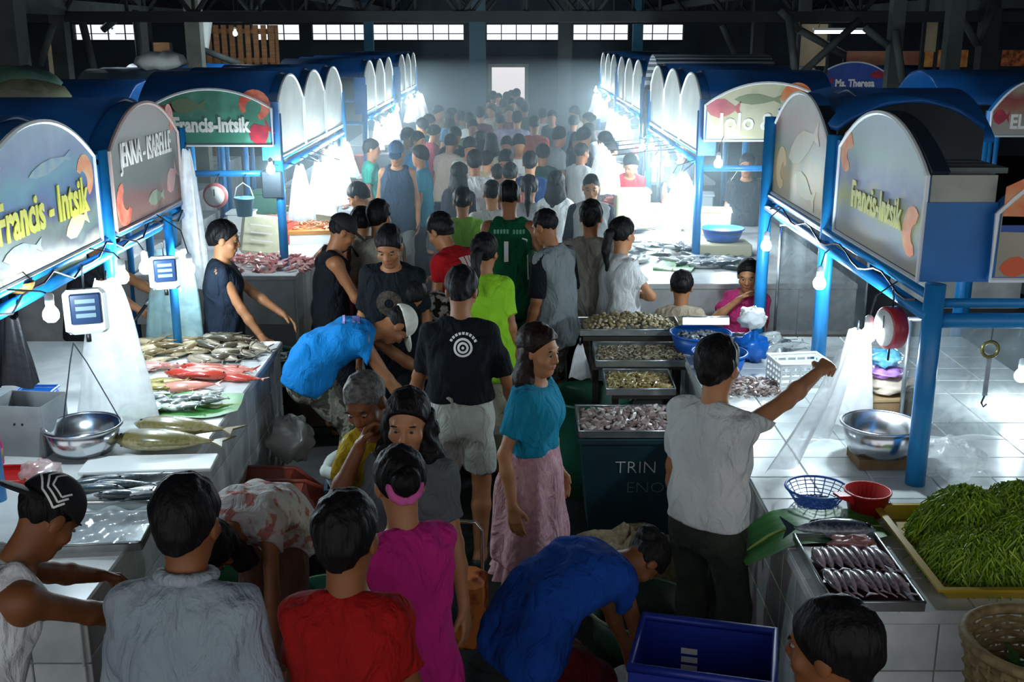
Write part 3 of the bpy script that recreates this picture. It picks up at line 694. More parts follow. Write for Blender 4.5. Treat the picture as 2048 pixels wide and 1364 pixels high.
def leaf(label, cx, cy, z, L, W, ang, droop=0.0):
    t = thing('banana_leaf', label, 'leaf', (cx, cy, z), R(ang))
    MB().sheet(lambda u, v: ((u - .5) * L, (v - .5) * W * (1 - .35 * abs(2 * u - 1) ** 3), .004 + .012 * abs(v - .5) * 2 + .006 * math.sin(u * 14) - droop * max(0, u - .72) ** 1.2 * 1.6), 20, 8).obj('blade', M_leaf, t)
    MB().tube([((u / 10 - .5) * L, 0, .006 - droop * max(0, u / 10 - .72) ** 1.2 * 1.6) for u in range(11)], .006, 5).obj('midrib', mat('midrib', '9cb060', .5), t)
    return t
p = pz(362, 815); leaf('green banana leaf under the small silver fish', p.x, p.y, TOP, .66, .46, 6)
leaf('green banana leaf hanging over the right counter edge', 1.25, 4.22, TOP + .012, .6, .34, 184, .35)
# the two big fish, with parts
def big_fish(label, loc, rz, L, H, W, back, belly, lie=84, key='a'):
    t = thing('large_fish', label, 'fish', loc, rz)
    m = fmat('bigfish_' + key, back, belly, 8); fm = mat('fin_' + key, back, .35)
    e = empty('pose', (0, 0, 0)); M = Matrix.Rotation(R(lie), 4, 'X')
    def tr(o): o.data.transform(M); return o
    b = MB(); o = fish_mesh('body', L, H, W, [m, M_fe], ns=16, fins=False); o.transform(M); put('body', o, t)
    tr(MB().prism([(.4 * L, .05 * H), (.56 * L, .55 * H), (.5 * L, 0), (.56 * L, -.55 * H), (.4 * L, -.05 * H)], -.004, .004).obj('tail_fin', fm, t))
    tr(MB().prism([(-.22 * L, .46 * H), (-.12 * L, .62 * H), (.2 * L, .42 * H), (.24 * L, .3 * H)], -.003, .003).obj('dorsal_fin', fm, t))
    tr(MB().prism([(.02 * L, -.46 * H), (.06 * L, -.6 * H), (.2 * L, -.36 * H)], -.003, .003).obj('anal_fin', fm, t))
    tr(MB().prism([(-.26 * L, -.05 * H), (-.14 * L, .02 * H), (-.1 * L, -.14 * H), (-.2 * L, -.2 * H)], -W * .5 - .004, -W * .5).obj('pectoral_fin', fm, t))
    for s in (-1, 1): tr(MB().lathe([(0, -.004), (.012, -.002), (.014, 0), (.012, .003), (0, .005)], 10, (-.4 * L, s * W * .28, .08 * H), Matrix.Rotation(R(90), 4, 'X')).obj('eye', M_fe, t))
    bpy.data.objects.remove(e)
    return t
p = atz(335, 880, TOP + .06)
big_fish('large olive fish lying nearest the steel basin', (p.x, p.y, TOP + .06), R(-4), .56, .2, .11, '6c6438', 'b0a880', key='a')
big_fish('large olive fish lying behind its twin near the banana leaf', (p.x + .03, p.y + .17, TOP + .07), R(-10), .54, .18, .1, '746a3c', 'b8b088', key='b')
p = atz(1662, 1058, TOP + .05)
big_fish('whole tuna lying on the banana leaf', (p.x, p.y, TOP + .05), R(176), .36, .1, .085, '2c3a44', 'b0b8c0', 60, key='c')
# trays ------------------------------------------------------------------
M_tray = mat('tray_alu', 'b8bcbc', 0.3, metal=0.85, c2='98a0a0', scale=8)
def tray(label, cx, cy, z, w, d, rz=0, h=.04, m=None, tilt=0, name='tray'):
    t = thing(name, label, 'tray', (cx, cy, z), R(rz)); t.rotation_euler[0] = R(tilt)
    mb = MB(); mb.box((0, 0, .004), (w, d, .008)); mb.obj('base', m or M_tray, t)
    mb = MB()
    for s in (-1, 1): mb.box((s * w / 2, 0, h / 2), (.008, d, h)); mb.box((0, s * d / 2, h / 2), (w, .008, h))
    mb.obj('wall', m or M_tray, t)
    MB().tube([(-w / 2, -d / 2, h), (w / 2, -d / 2, h), (w / 2, d / 2, h), (-w / 2, d / 2, h)], .007, 6, closed=True).obj('rim', m or M_tray, t)
    return t
def shells(label, cat, cx, cy, z, w, d, n, size, m, kind='shell', lift=.05, seed=3, name='shellfish'):
    r = random.Random(seed); mb = MB()
    for i in range(n):
        u, v = r.uniform(-1, 1), r.uniform(-1, 1); hh = (1 - max(abs(u), abs(v)) ** 2) * lift
        c = Vector((u * w / 2, v * d / 2, hh * r.uniform(.6, 1) + .006)); M = rot_m(r.uniform(-.6, .6), r.uniform(-.6, .6), r.uniform(0, 6.3)).to_3x3()
        s = size * r.uniform(.75, 1.25)
        if kind == 'shell': prof = [(0, -.3), (.42, -.16), (.5, 0), (.38, .2), (0, .32)]; mb.lathe([(a * s, b * s) for a, b in prof], 6, c, M, sx=1.25, sy=.85)
        elif kind == 'shrimp':
            pts = [c + M @ Vector((math.cos(a) * s, math.sin(a) * s, 0)) for a in (-.4, .4, 1.2, 2.0, 2.8)]
            mb.tube(pts, [s * .1, s * .26, s * .28, s * .2, s * .05], 5, caps=True)
        else:
            pts = [c + M @ Vector(((q - .5) * s * 2, math.sin(q * 4 + i) * s * .4, 0)) for q in (0, .3, .6, 1)]
            mb.tube(pts, [s * .16, s * .4, s * .34, s * .1], 5, caps=True)
    o = mb.obj(name, m, None, (cx, cy, z)); return tag(o, label, cat, None, 'stuff')
S_clam = mat('clam_shell', '6a5c40', .35, c2='c8bc98', mode='island', lo=0, hi=1, c3='a09068', coat=.3)
S_shr = mat('shrimp', '6c6250', .35, c2='b0a488', mode='island', lo=0, hi=1, c3='8a7c64', coat=.3)
S_gold = mat('small_fish', '7c6c3c', .35, c2='c0b080', mode='island', lo=0, hi=1, c3='988450', coat=.3)
S_sq = mat('squid', 'a08c88', .3, c2='d0c4be', mode='island', lo=0, hi=1, c3='8a7670', coat=.5)
S_ice = mat('pale_fish', '8c9494', .3, c2='d0d4d0', mode='island', lo=0, hi=1, c3='5c6466', coat=.4)
S_meat = mat('cut_meat', 'b46a68', .35, c2='d8b4ac', mode='island', lo=0, hi=1, c3='c88480', coat=.4)
# stepped display in the aisle: teal bin and trays rising to the back
M_teal = mat('teal_bin', '123c44', .55, c2='0e3038', scale=4)
b = thing('plastic_bin', 'dark teal plastic bin with chalked capitals under the squid tray', 'bin', (.72, 6.2, 0))
mb = MB()
mb.lathe([(.3, 0), (.33, .3), (.36, .58), (.385, .585), (.385, .61), (.35, .61), (.32, .3), (.29, .02)], 4, M=Matrix.Rotation(R(45), 4, 'Z'), sx=1.25, sy=.95, smooth=False); mb.obj('shell', M_teal, b)
put('lettering', text_mesh('TRIN', .11, M_gry, .001, 1.0, -.002), b, (0.0, -.236, .43), (R(93.5), 0, 0))
put('lettering', text_mesh('ENO', .1, mat('chalk_faint', '7c8c8c', .8), .001, 1.1, -.003), b, (.06, -.226, .3), (R(93.5), 0, 0))
tray('wide tray of squid on the teal bin', .73, 6.2, .615, .68, .46)
shells('glossy squid and shrimp filling the wide tray', 'squid', .73, 6.2, .63, .62, .4, 330, .035, S_sq, 'squid', .06, 11)
tray('tray of small golden fish behind the squid', .79, 6.58, .74, .42, .34, tilt=4)
shells('small golden fish filling the middle tray', 'small fish', .79, 6.58, .755, .38, .3, 420, .022, S_gold, 'squid', .035, 12)
tray('broad tray of grey shrimp behind the golden fish', .85, 6.93, .82, .62, .36, tilt=4)
shells('grey-brown shrimp filling the broad tray', 'shrimp', .85, 6.93, .835, .57, .32, 520, .018, S_shr, 'shrimp', .035, 13)
st = thing('display_stand', 'dark wooden step stand carrying the shrimp trays', 'stand', (.82, 7.0, 0))
for (yy, zz, w) in ((-.42, .73, .4), (-.07, .81, .6), (.3, .9, .68)):
    MB().box((0, yy, zz - .015), (w, .32, .03)).obj('step', mat('dark_wood', '2a221c', .7), st)
    for s in (-1, 1): MB().box((s * (w / 2 - .03), yy, zz / 2 - .015), (.04, .04, zz - .03)).obj('leg', MATS['dark_wood'], st)
tray('long tray heaped with clams in front of the folded arms', .8, 7.3, .91, .68, .34)
shells('heap of clams in mottled shells', 'clams', .8, 7.3, .925, .62, .32, 480, .03, S_clam, 'shell', .1, 14)
for k, (cx_, cy_, w_) in enumerate(((.66, 6.42, .16),)):
    t = thing('plastic_tub', 'round dark green tub behind the squid tray', 'tub', (.5, 6.7, 0))
    MB().lathe([(.2, 0), (.24, .3), (.27, .62), (.29, .63), (.28, .645), (.25, .62), (.22, .3), (.0, .28)], 28).obj('shell', mat('green_plastic', '1c5a44', .45, c2='174a38', scale=3), t)
# basins
def basin(label, cx, cy, z, r, h, m, rim=None, name='basin', flare=.75, wall=.006, n=32, cat='basin'):
    t = thing(name, label, cat, (cx, cy, z))
    MB().lathe([(0, 0), (r * flare, 0), (r * (flare + .1), h * .25), (r * .97, h), (r * .97 - wall, h), (r * (flare + .1) - wall, h * .28), (r * flare - wall, wall), (0, wall)], n).obj('bowl', m, t)
    MB().tube([(r * math.cos(2 * math.pi * i / n), r * math.sin(2 * math.pi * i / n), h) for i in range(n)], .008, 6, closed=True).obj('rim', rim or m, t)
    return t
M_bpl = mat('blue_plastic', '1450a0', .35, c2='1a5cb4', scale=3); M_gpl = MATS['green_plastic']; M_rpl = mat('red_plastic', 'b01c1c', .35)
basin('blue basin of tiny fish on the right counter', 1.24, 6.98, TOP, .2, .12, M_bpl)
shells('tiny fish in the blue basin', 'small fish', 1.24, 6.98, TOP + .07, .27, .27, 160, .02, S_ice, 'squid', .05, 15)
basin('second blue basin closer to the white-shirted man', 1.28, 6.52, TOP, .17, .12, M_bpl)
shells('tiny fish in the second blue basin', 'small fish', 1.28, 6.52, TOP + .07, .22, .22, 120, .02, S_ice, 'squid', .05, 16)
tray('steel tray propped beside the clams', 1.28, 7.12, TOP + .14, .3, .2, tilt=-14, m=M_steel, h=.05)
pile(F_gry, 'fish', 'grey fish heaped behind the blue post', 'grey fish by the post', 1.62, 7.05, .5, .36, 22, TOP, 30, 50, .08, seed=8)
shells('pale shrimp heap beside the blue bag', 'shrimp', 1.38, 6.12, TOP, .34, .3, 200, .025, S_sq, 'shrimp', .06, 17)
t = basin('large steel bowl on the right counter', 1.77, 4.98, TOP + .07, .185, .14, M_steel)
MB().box((0, 0, -.035), (.24, .2, .05)).obj('stand', mat('cardboard', '8a7050', .9, c2='745c40', scale=5), t)
t = basin('large steel basin hanging under the digital scale', -2.12, 5.12, TOP + .02, .185, .13, M_steel)
for a in (20, 140, 260): MB().tube([(.18 * math.cos(R(a)), .18 * math.sin(R(a)), .13), (.05 * math.cos(R(a)), .05 * math.sin(R(a)), .45), (0, 0, .55)], .003, 5).obj('hanger_wire', M_wire, t)
# hanging scales, left
def dscale(label, p, rz, s=1.0, up=.23):
    t = thing('digital_scale', label, 'scale', p, rz)
    MB().box((0, .03, 0), (.2 * s, .07, .22 * s), bev=.02).obj('case', M_white, t)
    MB().box((0, -.01, .02), (.14 * s, .02, .15 * s), bev=.006).obj('face', mat('scale_face', '142a48', .3), t)
    for z in (.06, .025, -.01): MB().box((0, -.022, z * s), (.09 * s, .004, .02 * s)).obj('display', mat('scale_display', '5c7078', .3), t)
    MB().tube([(0, .03, .11 * s), (0, .03, .2 * s), (.0, .03, up)], .005, 6).obj('hook', M_wire, t)
    MB().tube([(0, .02, -.11 * s), (0, .02, -.15 * s)], .012, 8).obj('lower_hook', M_black, t)
    return t
p = aty(172, 625, 5.12); dscale('digital scale hanging above the steel basin', p, R(20))
p = aty(330, 547, 6.35); dscale('second digital scale hanging near the thin post', p, R(20), .9, 1.69 - p.z)
# plastic bags and sheets
F_bag = film('bag_film', (.93, .95, .96), .72); F_clear = film('clear_film', (.85, .88, .88), .28); F_lblue = film('blue_film', (.55, .85, .88), .55); F_smoke = film('smoke_film', (.16, .19, .2), .55, gloss=.02)
def hang_bag(label, p, L, w0, w1, m, seed=0, flat=.35, name='plastic_bag', rz=0, to=None):
    t = thing(name, label, 'plastic bag', p, rz); r = random.Random(seed); ph = [r.uniform(0, 6) for _ in range(4)]
    def fn(u, v):
        a = 2 * math.pi * u; w = w0 + (w1 - w0) * v ** .8; k = 1 + .12 * math.sin(5 * a + ph[0] + 3 * v) + .06 * math.sin(11 * a + ph[1])
        return (w / 2 * math.cos(a) * k, w / 2 * flat * math.sin(a) * k, -L * v + .01 * math.sin(3 * a + ph[2]))
    MB().sheet(fn, 36, 14).obj('film', m, t)
    q = Vector((0, 0, .05)) if to is None else Vector(to) - Vector(p)
    MB().tube([(0, 0, 0), q * .5, q], .006, 6).obj('tie', M_wire, t)
    return t
p = aty(212, 560, 5.55); hang_bag('bundle of white plastic bags hanging behind the digital scale', p, .78, .12, .42, F_bag, 1)
p = aty(372, 300, 7.45); hang_bag('long white bag roll hanging at the end of the grey sign', p, .95, .05, .2, F_bag, 2)
p = aty(340, 500, 7.1); hang_bag('pale blue plastic bags hanging beside the thin post', p, .6, .2, .36, F_lblue, 3)
p = aty(1716, 660, 5.3); hang_bag('white plastic bag bundle under the right bulb', p, .5, .1, .22, F_bag, 4)
t = thing('plastic_sheet', 'large clear plastic sheet draped from the outstretched hand', 'plastic bag', (0, 0, 0))
A_, B_ = Vector((1.44, 4.66, 1.5)), Vector((1.62, 5.0, 1.5)); C_, D_ = Vector((1.2, 4.75, .88)), Vector((1.66, 5.35, .88))
MB().sheet(lambda u, v: (A_.lerp(B_, u)).lerp(C_.lerp(D_, u), v ** .9) + Vector((.03 * math.sin(u * 13 + v * 4) * v, .03 * math.sin(u * 9 + 2 * v), .01 * math.sin(u * 20))), 28, 16).obj('film', film('sheet_film', (.85, .87, .88), .6), t)
t = thing('plastic_curtain', 'clear plastic curtain hanging behind the front blue post', 'curtain', (2.55, 5.35, .86))
MB().sheet(lambda u, v: ((u - .5) * 1.1, .02 * math.sin(u * 22), v * .62), 40, 8).obj('film', F_smoke, t)
MB().tube([(-.56, 0, .62), (.56, 0, .62)], .012, 8).obj('rod', M_galv, t)
for s in (-1, 1): MB().tube([(s * .55, 0, .0), (s * .55, 0, .62)], .012, 8).obj('stile', M_galv, t)
t = thing('plastic_curtain', 'grey plastic curtain hanging between the two blue posts', 'curtain', (2.15, 7.45, .86))
MB().sheet(lambda u, v: ((u - .5) * .6, .03 * math.sin(u * 16), v * .75), 26, 6).obj('film', F_smoke, t)
MB().tube([(-.32, 0, .75), (.32, 0, .75)], .012, 8).obj('rod', M_galv, t)
for s in (-1, 1): MB().tube([(s * .31, 0, 0), (s * .31, 0, .75)], .01, 8).obj('stile', M_galv, t)
def clump(label, c, s, m, seed=0, cat='plastic bag', name='plastic_bag', sz=None):
    r = random.Random(seed); mb = MB(); ph = [r.uniform(0, 6) for _ in range(6)]
    n, k = 22, 14
    def fn(u, v):
        a = 2 * math.pi * u; th = math.pi * v; q = 1 + .16 * math.sin(4 * a + ph[0] + 3 * th) + .1 * math.sin(9 * a + ph[1] - 5 * th) + .08 * math.sin(7 * th + ph[2])
        return (s[0] * math.sin(th) * math.cos(a) * q, s[1] * math.sin(th) * math.sin(a) * q, max(-s[2], s[2] * math.cos(th) * q) + s[2])
    mb.sheet(fn, n, k); o = mb.obj(name, m, None, c); return tag(o, label, cat)
clump('clear plastic bag slumped against the front blue post', (2.05, 4.82, TOP), (.16, .12, .09), F_clear, 1)
clump('crumpled blue plastic bag on the right counter', (1.52, 6.72, TOP), (.1, .1, .09), mat('blue_bag', '1660b4', .3, c2='1050a0', scale=9, bump=.3, bscale=30), 2)
clump('white plastic bag dropped beside the left counter', (-1.4, 6.55, .25), (.13, .13, .14), film('trash_film', (.7, .7, .66), .9), 3)
clump('white bundle on the counter near the seated women', (1.62, 7.18, TOP + .1), (.09, .09, .07), M_white, 4, 'bundle', 'cloth_bundle')
p = aty(1160, 690, 6.85); hang_bag('white plastic bag hanging at the corner of the shrimp tray', (p.x, p.y, p.z), .22, .03, .14, F_bag, 6)
# white basket, strainer, bucket
def mesh_basket(label, c, r, h, m, n=18, k=5, flare=.65, name='strainer', sx=1.0, cat='strainer'):
    t = thing(name, label, cat, c); mb = MB()
    for i in range(n):
        a = 2 * math.pi * i / n; mb.tube([(r * flare * math.cos(a) * sx, r * flare * math.sin(a), .004), (r * math.cos(a) * sx, r * math.sin(a), h)], .0025, 4)
    for j in range(1, k):
        q = r * (flare + (1 - flare) * j / k); mb.tube([(q * math.cos(2 * math.pi * i / 24) * sx, q * math.sin(2 * math.pi * i / 24), h * j / k) for i in range(24)], .0022, 4, closed=True)
    mb.obj('mesh_wall', m, t)
    MB().tube([(r * math.cos(2 * math.pi * i / 28) * sx, r * math.sin(2 * math.pi * i / 28), h) for i in range(28)], .006, 6, closed=True).obj('rim', m, t)
    mb = MB()
    for i in range(-4, 5):
        y = r * flare * i / 4.6; x = math.sqrt(max(0, (r * flare) ** 2 - y * y)); mb.tube([(-x * sx, y, .006), (x * sx, y, .006)], .0035, 4); mb.tube([(y * sx, -x, .006), (y * sx, x, .006)], .0035, 4)
    mb.obj('base_grid', m, t)
    return t
mesh_basket('blue plastic strainer on the right counter', (1.345, 4.5, TOP + .008), .13, .075, mat('strainer_blue', '2a5aa8', .4), sx=1.05)
t = thing('scoop_bucket', 'red plastic pail with a spout beside the strainer', 'bucket', (1.535, 4.4, TOP + .008), R(200))
MB().lathe([(0, 0), (.075, 0), (.098, .1), (.101, .1), (.101, .106), (.093, .106), (.07, .006), (0, .006)], 28).obj('pail', M_rpl, t)
MB().prism([(.08, .1), (.16, .108), (.16, .098), (.085, .06)], -.025, .025).obj('spout', M_rpl, t)
t = thing('crate_basket', 'white plastic basket with slotted sides beside the grey curtain', 'basket', (1.7, 6.25, TOP + .008), R(8))
mb = MB()
for s in (-1, 1):
    for j in range(4): mb.box((s * .15, 0, .03 + j * .035), (.006, .22, .018)); mb.box((0, s * .11, .03 + j * .035), (.3, .006, .018))
    for i in range(6): mb.box((-.15 + i * .06, s * .11, .07), (.012, .008, .14)); mb.box((s * .15, -.11 + i * .044, .07), (.008, .012, .14))
mb.obj('slotted_wall', M_white, t); MB().box((0, 0, .006), (.3, .22, .012)).obj('base', M_white, t)
MB().tube([(-.155, -.115, .15), (.155, -.115, .15), (.155, .115, .15), (-.155, .115, .15)], .009, 6, closed=True).obj('rim', M_white, t)
# tray of fish at the right counter corner
tray('shallow metal tray of mauve fish at the right counter corner', 1.315, 3.83, TOP + .008, .33, .56, h=.035, m=M_tray)
MB_liner = tag(MB().box((0, 0, 0), (.31, .54, .006)).obj('tray_liner', mat('dark_liner', '2c2226', .3, c2='5a2c2c', scale=5), None, (1.315, 3.83, TOP + .022)), 'dark wet liner under the mauve fish', 'liner')
for row, (y0, n) in enumerate(((3.87, 9), (3.68, 9))):
    for i in range(n):
        o = put('fish', F_mau, None, (1.19 + i * .031, y0 + rnd.uniform(-.01, .01), TOP + .05 + rnd.uniform(0, .008)), (R(rnd.uniform(60, 100)), 0, R(-84 + rnd.uniform(-8, 8))), rnd.uniform(.85, 1.05))
        tag(o, 'mauve fish laid in rows in the metal tray', 'fish', 'mauve fish in the metal tray')
tag(clump('slab of pink fish flesh in the metal tray', (1.36, 4.03, TOP + .026), (.09, .05, .022), mat('pink_flesh', 'b88884', .3, c2='a86c68', scale=12, coat=.4), 8, 'fish', 'fish_fillet'))
# seaweed
t = thing('display_tray', 'yellow tray under the heap of green seaweed', 'tray', (2.0, 3.98, TOP + .008))
M_ylw = mat('yellow_plastic', 'a88a18', .4)
MB().lathe([(0, 0), (.5, 0), (.56, .05), (.575, .05), (.575, .06), (.54, .06), (.49, .012), (0, .012)], 4, M=Matrix.Rotation(R(45), 4, 'Z'), sx=1.12, sy=.95, smooth=False).obj('shell', M_ylw, t)
r = random.Random(5); mb = MB()
for i in range(8000):
    a = r.uniform(0, 6.283); q = r.random() ** .55
    # three lobes of the heap
    lx, ly, lh = r.choice(((-.16, .12, .2), (.08, .16, .2), (-.02, -.08, .17), (.22, 0, .18), (-.2, -.1, .12)))
    rad = .2 * q; x, y = lx + rad * math.cos(a), ly + rad * math.sin(a); z = lh * (1 - q ** 2.2) + .012
    b2 = a + r.uniform(-1.3, 1.3); l = r.uniform(.02, .05); dx, dy = math.cos(b2) * l, math.sin(b2) * l - .008
    c1, c2 = r.uniform(-.014, .014), r.uniform(-.014, .014)
    mb.tube([(x, y, z), (x + dx * .5 + c1, y + dy * .5 + c2, z + r.uniform(.004, .022)), (x + dx * 1.1 - c1, y + dy * 1.1, z + r.uniform(-.012, .01) - .02 * q), (x + dx * 1.4 + c2, y + dy * 1.4 + c1, z - r.uniform(.005, .03) - .03 * q)], [.0025, .0034, .003, .0015], 3, caps=False)
for lx, ly, lh in ((-.16, .12, .19), (.08, .16, .19), (-.02, -.08, .16), (.22, 0, .17), (-.2, -.1, .11)):
    mb.lathe([(.19, 0), (.17, lh * .5), (.1, lh * .85), (0, lh * .97)], 16, (lx, ly, .004))
tag(mb.obj('seaweed', mat('seaweed', '4c7412', .5, c2='9cb428', mode='island', lo=0, hi=1, c3='6e9418'), None, (2.0, 3.98, TOP + .02)), 'heap of bright green seaweed strands on the right counter', 'seaweed', None, 'stuff')
# wicker basket at the corner
t = thing('wicker_basket', 'round wicker basket in front of the right counter end', 'basket', (1.72, 3.2, .52))
M_wick = mat('wicker', '8c7850', .7, c2='6a5836', scale=30)
mb = MB(); NR = 15
for j in range(NR):
    z = .02 + j * .026; rr = .17 + .05 * j / NR
    mb.tube([((rr + .007 * (1 if (i + j) % 2 else -1)) * math.cos(2 * math.pi * i / 28), (rr + .007 * (1 if (i + j) % 2 else -1)) * math.sin(2 * math.pi * i / 28), z) for i in range(28)], .012, 5, closed=True)
mb.obj('weave', M_wick, t); mb = MB()
for i in range(28):
    a = 2 * math.pi * i / 28; mb.tube([(.168 * math.cos(a), .168 * math.sin(a), 0), (.225 * math.cos(a), .225 * math.sin(a), .42)], .006, 5)
mb.obj('stakes', M_wick, t); MB().tube([(.225 * math.cos(2 * math.pi * i / 28), .225 * math.sin(2 * math.pi * i / 28), .42) for i in range(28)], .02, 7, closed=True).obj('rim', M_wick, t)
MB().lathe([(.165, 0), (.17, .02), (0, .02)], 20).obj('base', M_wick, t)
mb = MB(); r = random.Random(9)
for i in range(60):
    a = r.uniform(0, 6.3); q = r.uniform(0, .15); c = Vector((q * math.cos(a), q * math.sin(a), .27 + r.uniform(0, .06))); M = rot_m(r.uniform(-.7, .7), r.uniform(-.7, .7), a)
    mb.add([c + M @ Vector(v) for v in ((-.05, 0, 0), (0, .018, .006), (.05, 0, 0), (0, -.018, .006))], [(0, 1, 2, 3)])
tag(mb.obj('greens', mat('leafy_green', '3c6a24', .5, c2='2a4a1a', mode='island', lo=0, hi=1), None, (1.72, 3.2, .52)), 'loose green leaves inside the wicker basket', 'leaves', None, 'stuff')
t = thing('wooden_crate', 'plain wooden crate under the wicker basket', 'crate', (1.72, 3.2, 0))
for s in (-1, 1):
    for j in range(4):
        MB().box((0, s * .19, .07 + j * .125), (.42, .018, .1)).obj('slat', M_wood, t); MB().box((s * .2, 0, .07 + j * .125), (.018, .36, .1)).obj('slat', M_wood, t)
MB().box((0, 0, .51), (.42, .4, .018)).obj('top_board', M_wood, t)
# round dial scale, bags and box on the right
t = thing('dial_scale', 'red round dial scale hanging from the right rail', 'scale', aty(1782, 655, 4.98), R(12))
MB().lathe([(0, -.035), (.092, -.035), (.1, -.028), (.1, .03), (.092, .036), (0, .036)], 32, M=Matrix.Rotation(R(90), 4, 'Y')).obj('case', mat('scale_red', 'b03038', .35), t)
MB().lathe([(0, 0), (.086, 0), (.086, .004), (0, .004)], 32, (-.036, 0, 0), Matrix.Rotation(R(-90), 4, 'Y')).obj('dial', M_white, t)
MB().box((-.042, 0, .03), (.003, .006, .06)).obj('needle', M_black, t)
MB().tube([(0, 0, .1), (0, 0, .15), (0, .015, .17), (0, 0, .19)], .005, 6).obj('hook', M_wire, t)
MB().tube([(0, 0, -.1), (0, 0, -.16)], .006, 6).obj('lower_hook', M_black, t)
t = thing('cardboard_box', 'tan box behind the large steel bowl', 'box', (1.98, 5.5, TOP + .008), R(4))
MB().box((0, 0, .09), (.34, .26, .18), bev=.004).obj('body', MATS['cardboard'], t); MB().box((0, 0, .185), (.35, .27, .012)).obj('lid', mat('cardboard_lid', '9c8460', .9), t)
clump('cream sack lying on the tan box', (1.97, 5.5, TOP + .2), (.15, .11, .04), mat('cream_sack', 'c0b4a4', .8, c2='a89c8c', scale=9), 11, 'sack', 'sack')
clump('violet plastic bag on the cream sack', (1.95, 5.5, TOP + .285), (.1, .08, .025), mat('violet_bag', '8a5ca4', .4, c2='b48cc4', scale=20), 12)
clump('sky blue crumpled bag on top of the violet bag', (1.94, 5.5, TOP + .34), (.09, .07, .045), mat('sky_bag', '3a88a8', .35, c2='78b0c4', scale=14, bump=.4, bscale=25), 13)
t = thing('hanging_steelyard', 'dark hanging spring scale against the plastic curtain', 'scale', aty(1985, 660, 5.25))
MB().tube([(.04 * math.cos(2 * math.pi * i / 14), 0, -.1 + .04 * math.sin(2 * math.pi * i / 14)) for i in range(14)], .009, 6, closed=True).obj('ring', mat('brass', '6a6238', .35, metal=.7), t)
MB().tube([(0, 0, .06), (0, 0, -.06)], .004, 5).obj('hook', M_wire, t)
MB().box((0, 0, -.24), (.022, .01, .2)).obj('bar', M_galv, t); MB().tube([(0, 0, -.34), (-.012, 0, -.38), (0, 0, -.4), (.015, 0, -.385)], .005, 5).obj('lower_hook', M_black, t)
# left counter small things
t = thing('metal_box', 'open grey metal box on the left counter', 'box', (-2.42, 5.2, TOP), R(-6))
mb = MB()
for s in (-1, 1): mb.box((s * .14, 0, .13), (.008, .24, .26)); mb.box((0, s * .12, .13), (.28, .008, .26))
mb.obj('wall', mat('grey_box', '8c9294', .5, c2='767c80', scale=5), t); MB().box((0, 0, .005), (.28, .24, .01)).obj('base', MATS['grey_box'], t)
for s in (-1, 1): MB().tube([(s * .02 + .02, -.127, .17), (s * .02 + .02, -.122, .17)], .006, 8).obj('rivet', M_black, t)
t = thing('drink_bottle', 'pink bottle standing by the red tray', 'bottle', (-2.5, 4.98, TOP))
MB().lathe([(0, 0), (.036, 0), (.038, .01), (.038, .1), (.03, .125), (.034, .14), (.02, .18), (.018, .19), (0, .19)], 18).obj('body', mat('pink_bottle', 'd02c78', .3, trans=.2), t)
MB().lathe([(.022, .185), (.022, .215), (0, .218)], 14).obj('cap', mat('pink_cap', 'e04c90', .4), t)
MB().lathe([(.039, .03), (.039, .085)], 18).obj('bottle_label', mat('bottle_label', '7ca03c', .5, c2='d03078', scale=30), t)
tray('red plastic tray at the back of the left counter', -2.42, 4.78, TOP, .34, .2, 4, .03, M_rpl)
clump('pinkish plastic bag beside the red tray', (-2.2, 4.78, TOP), (.09, .08, .045), film('rose_film', (.8, .62, .6), .6), 15)
p = pz(245, 993); tray('steel tray holding the silver mackerel', p.x, p.y, TOP, .44, .32, 3)
q = pz(205, 1072); t = tray('tray under clear plastic at the counter corner', q.x, q.y, TOP, .38, .3, 6, .035)
tag(MB().sheet(lambda u, v: ((u - .5) * .4, (v - .5) * .34, .05 + .012 * math.sin(u * 17 + 3 * v) * math.sin(v * 11)), 24, 18).obj('plastic_sheet', film('cling_film', (.8, .86, .9), .5, .12), None, (q.x, q.y, TOP)), 'crinkled clear plastic over the corner tray', 'plastic bag')
t = thing('cutting_board', 'white cutting board in front of the large olive fish', 'board', pz(300, 932), R(4)); MB().box((0, 0, .01), (.62, .2, .02), bev=.004).obj('board', M_white, t)
t = thing('knife_bar', 'long dark steel bar leaning behind the tan fish', 'tool', atz(225, 700, TOP))
e_ = aty(292, 610, t.location.y + .15) - t.location; MB().tube([(0, 0, 0), e_], .012, 8).obj('bar', M_dark, t); MB().tube([e_, e_ * 1.12], .018, 8).obj('grip', M_galv, t)
# stuff hung under the reef sign
t = thing('paper_sheet', 'cream card tucked under the reef sign', 'paper', aty(138, 522, 5.55), R(90)); MB().sheet(lambda u, v: ((u - .5) * .42, .01 * math.sin(u * 5), (v - .5) * .15), 10, 3).obj('card', mat('cream_card', 'd4c690', .8), t)
t = thing('hanging_pan', 'brown round basket hanging at the left end of the rail', 'basket', aty(38, 572, 4.95))
MB().lathe([(0, -.03), (.05, -.028), (.068, .0), (.072, .02), (.066, .02), (.045, -.015), (0, -.02)], 20, sy=.8).obj('bowl', mat('brown_basket', '6a4c20', .6, c2='8c6c34', scale=14), t); MB().tube([(-.07, 0, .02), (0, 0, .09), (.07, 0, .02)], .004, 5).obj('handle', M_black, t)
hang_bag('dark bag hanging at the left end of the stall', aty(18, 635, 5.1), .34, .08, .2, mat('dark_bag', '14161c', .5, bump=.4, bscale=20), 9)
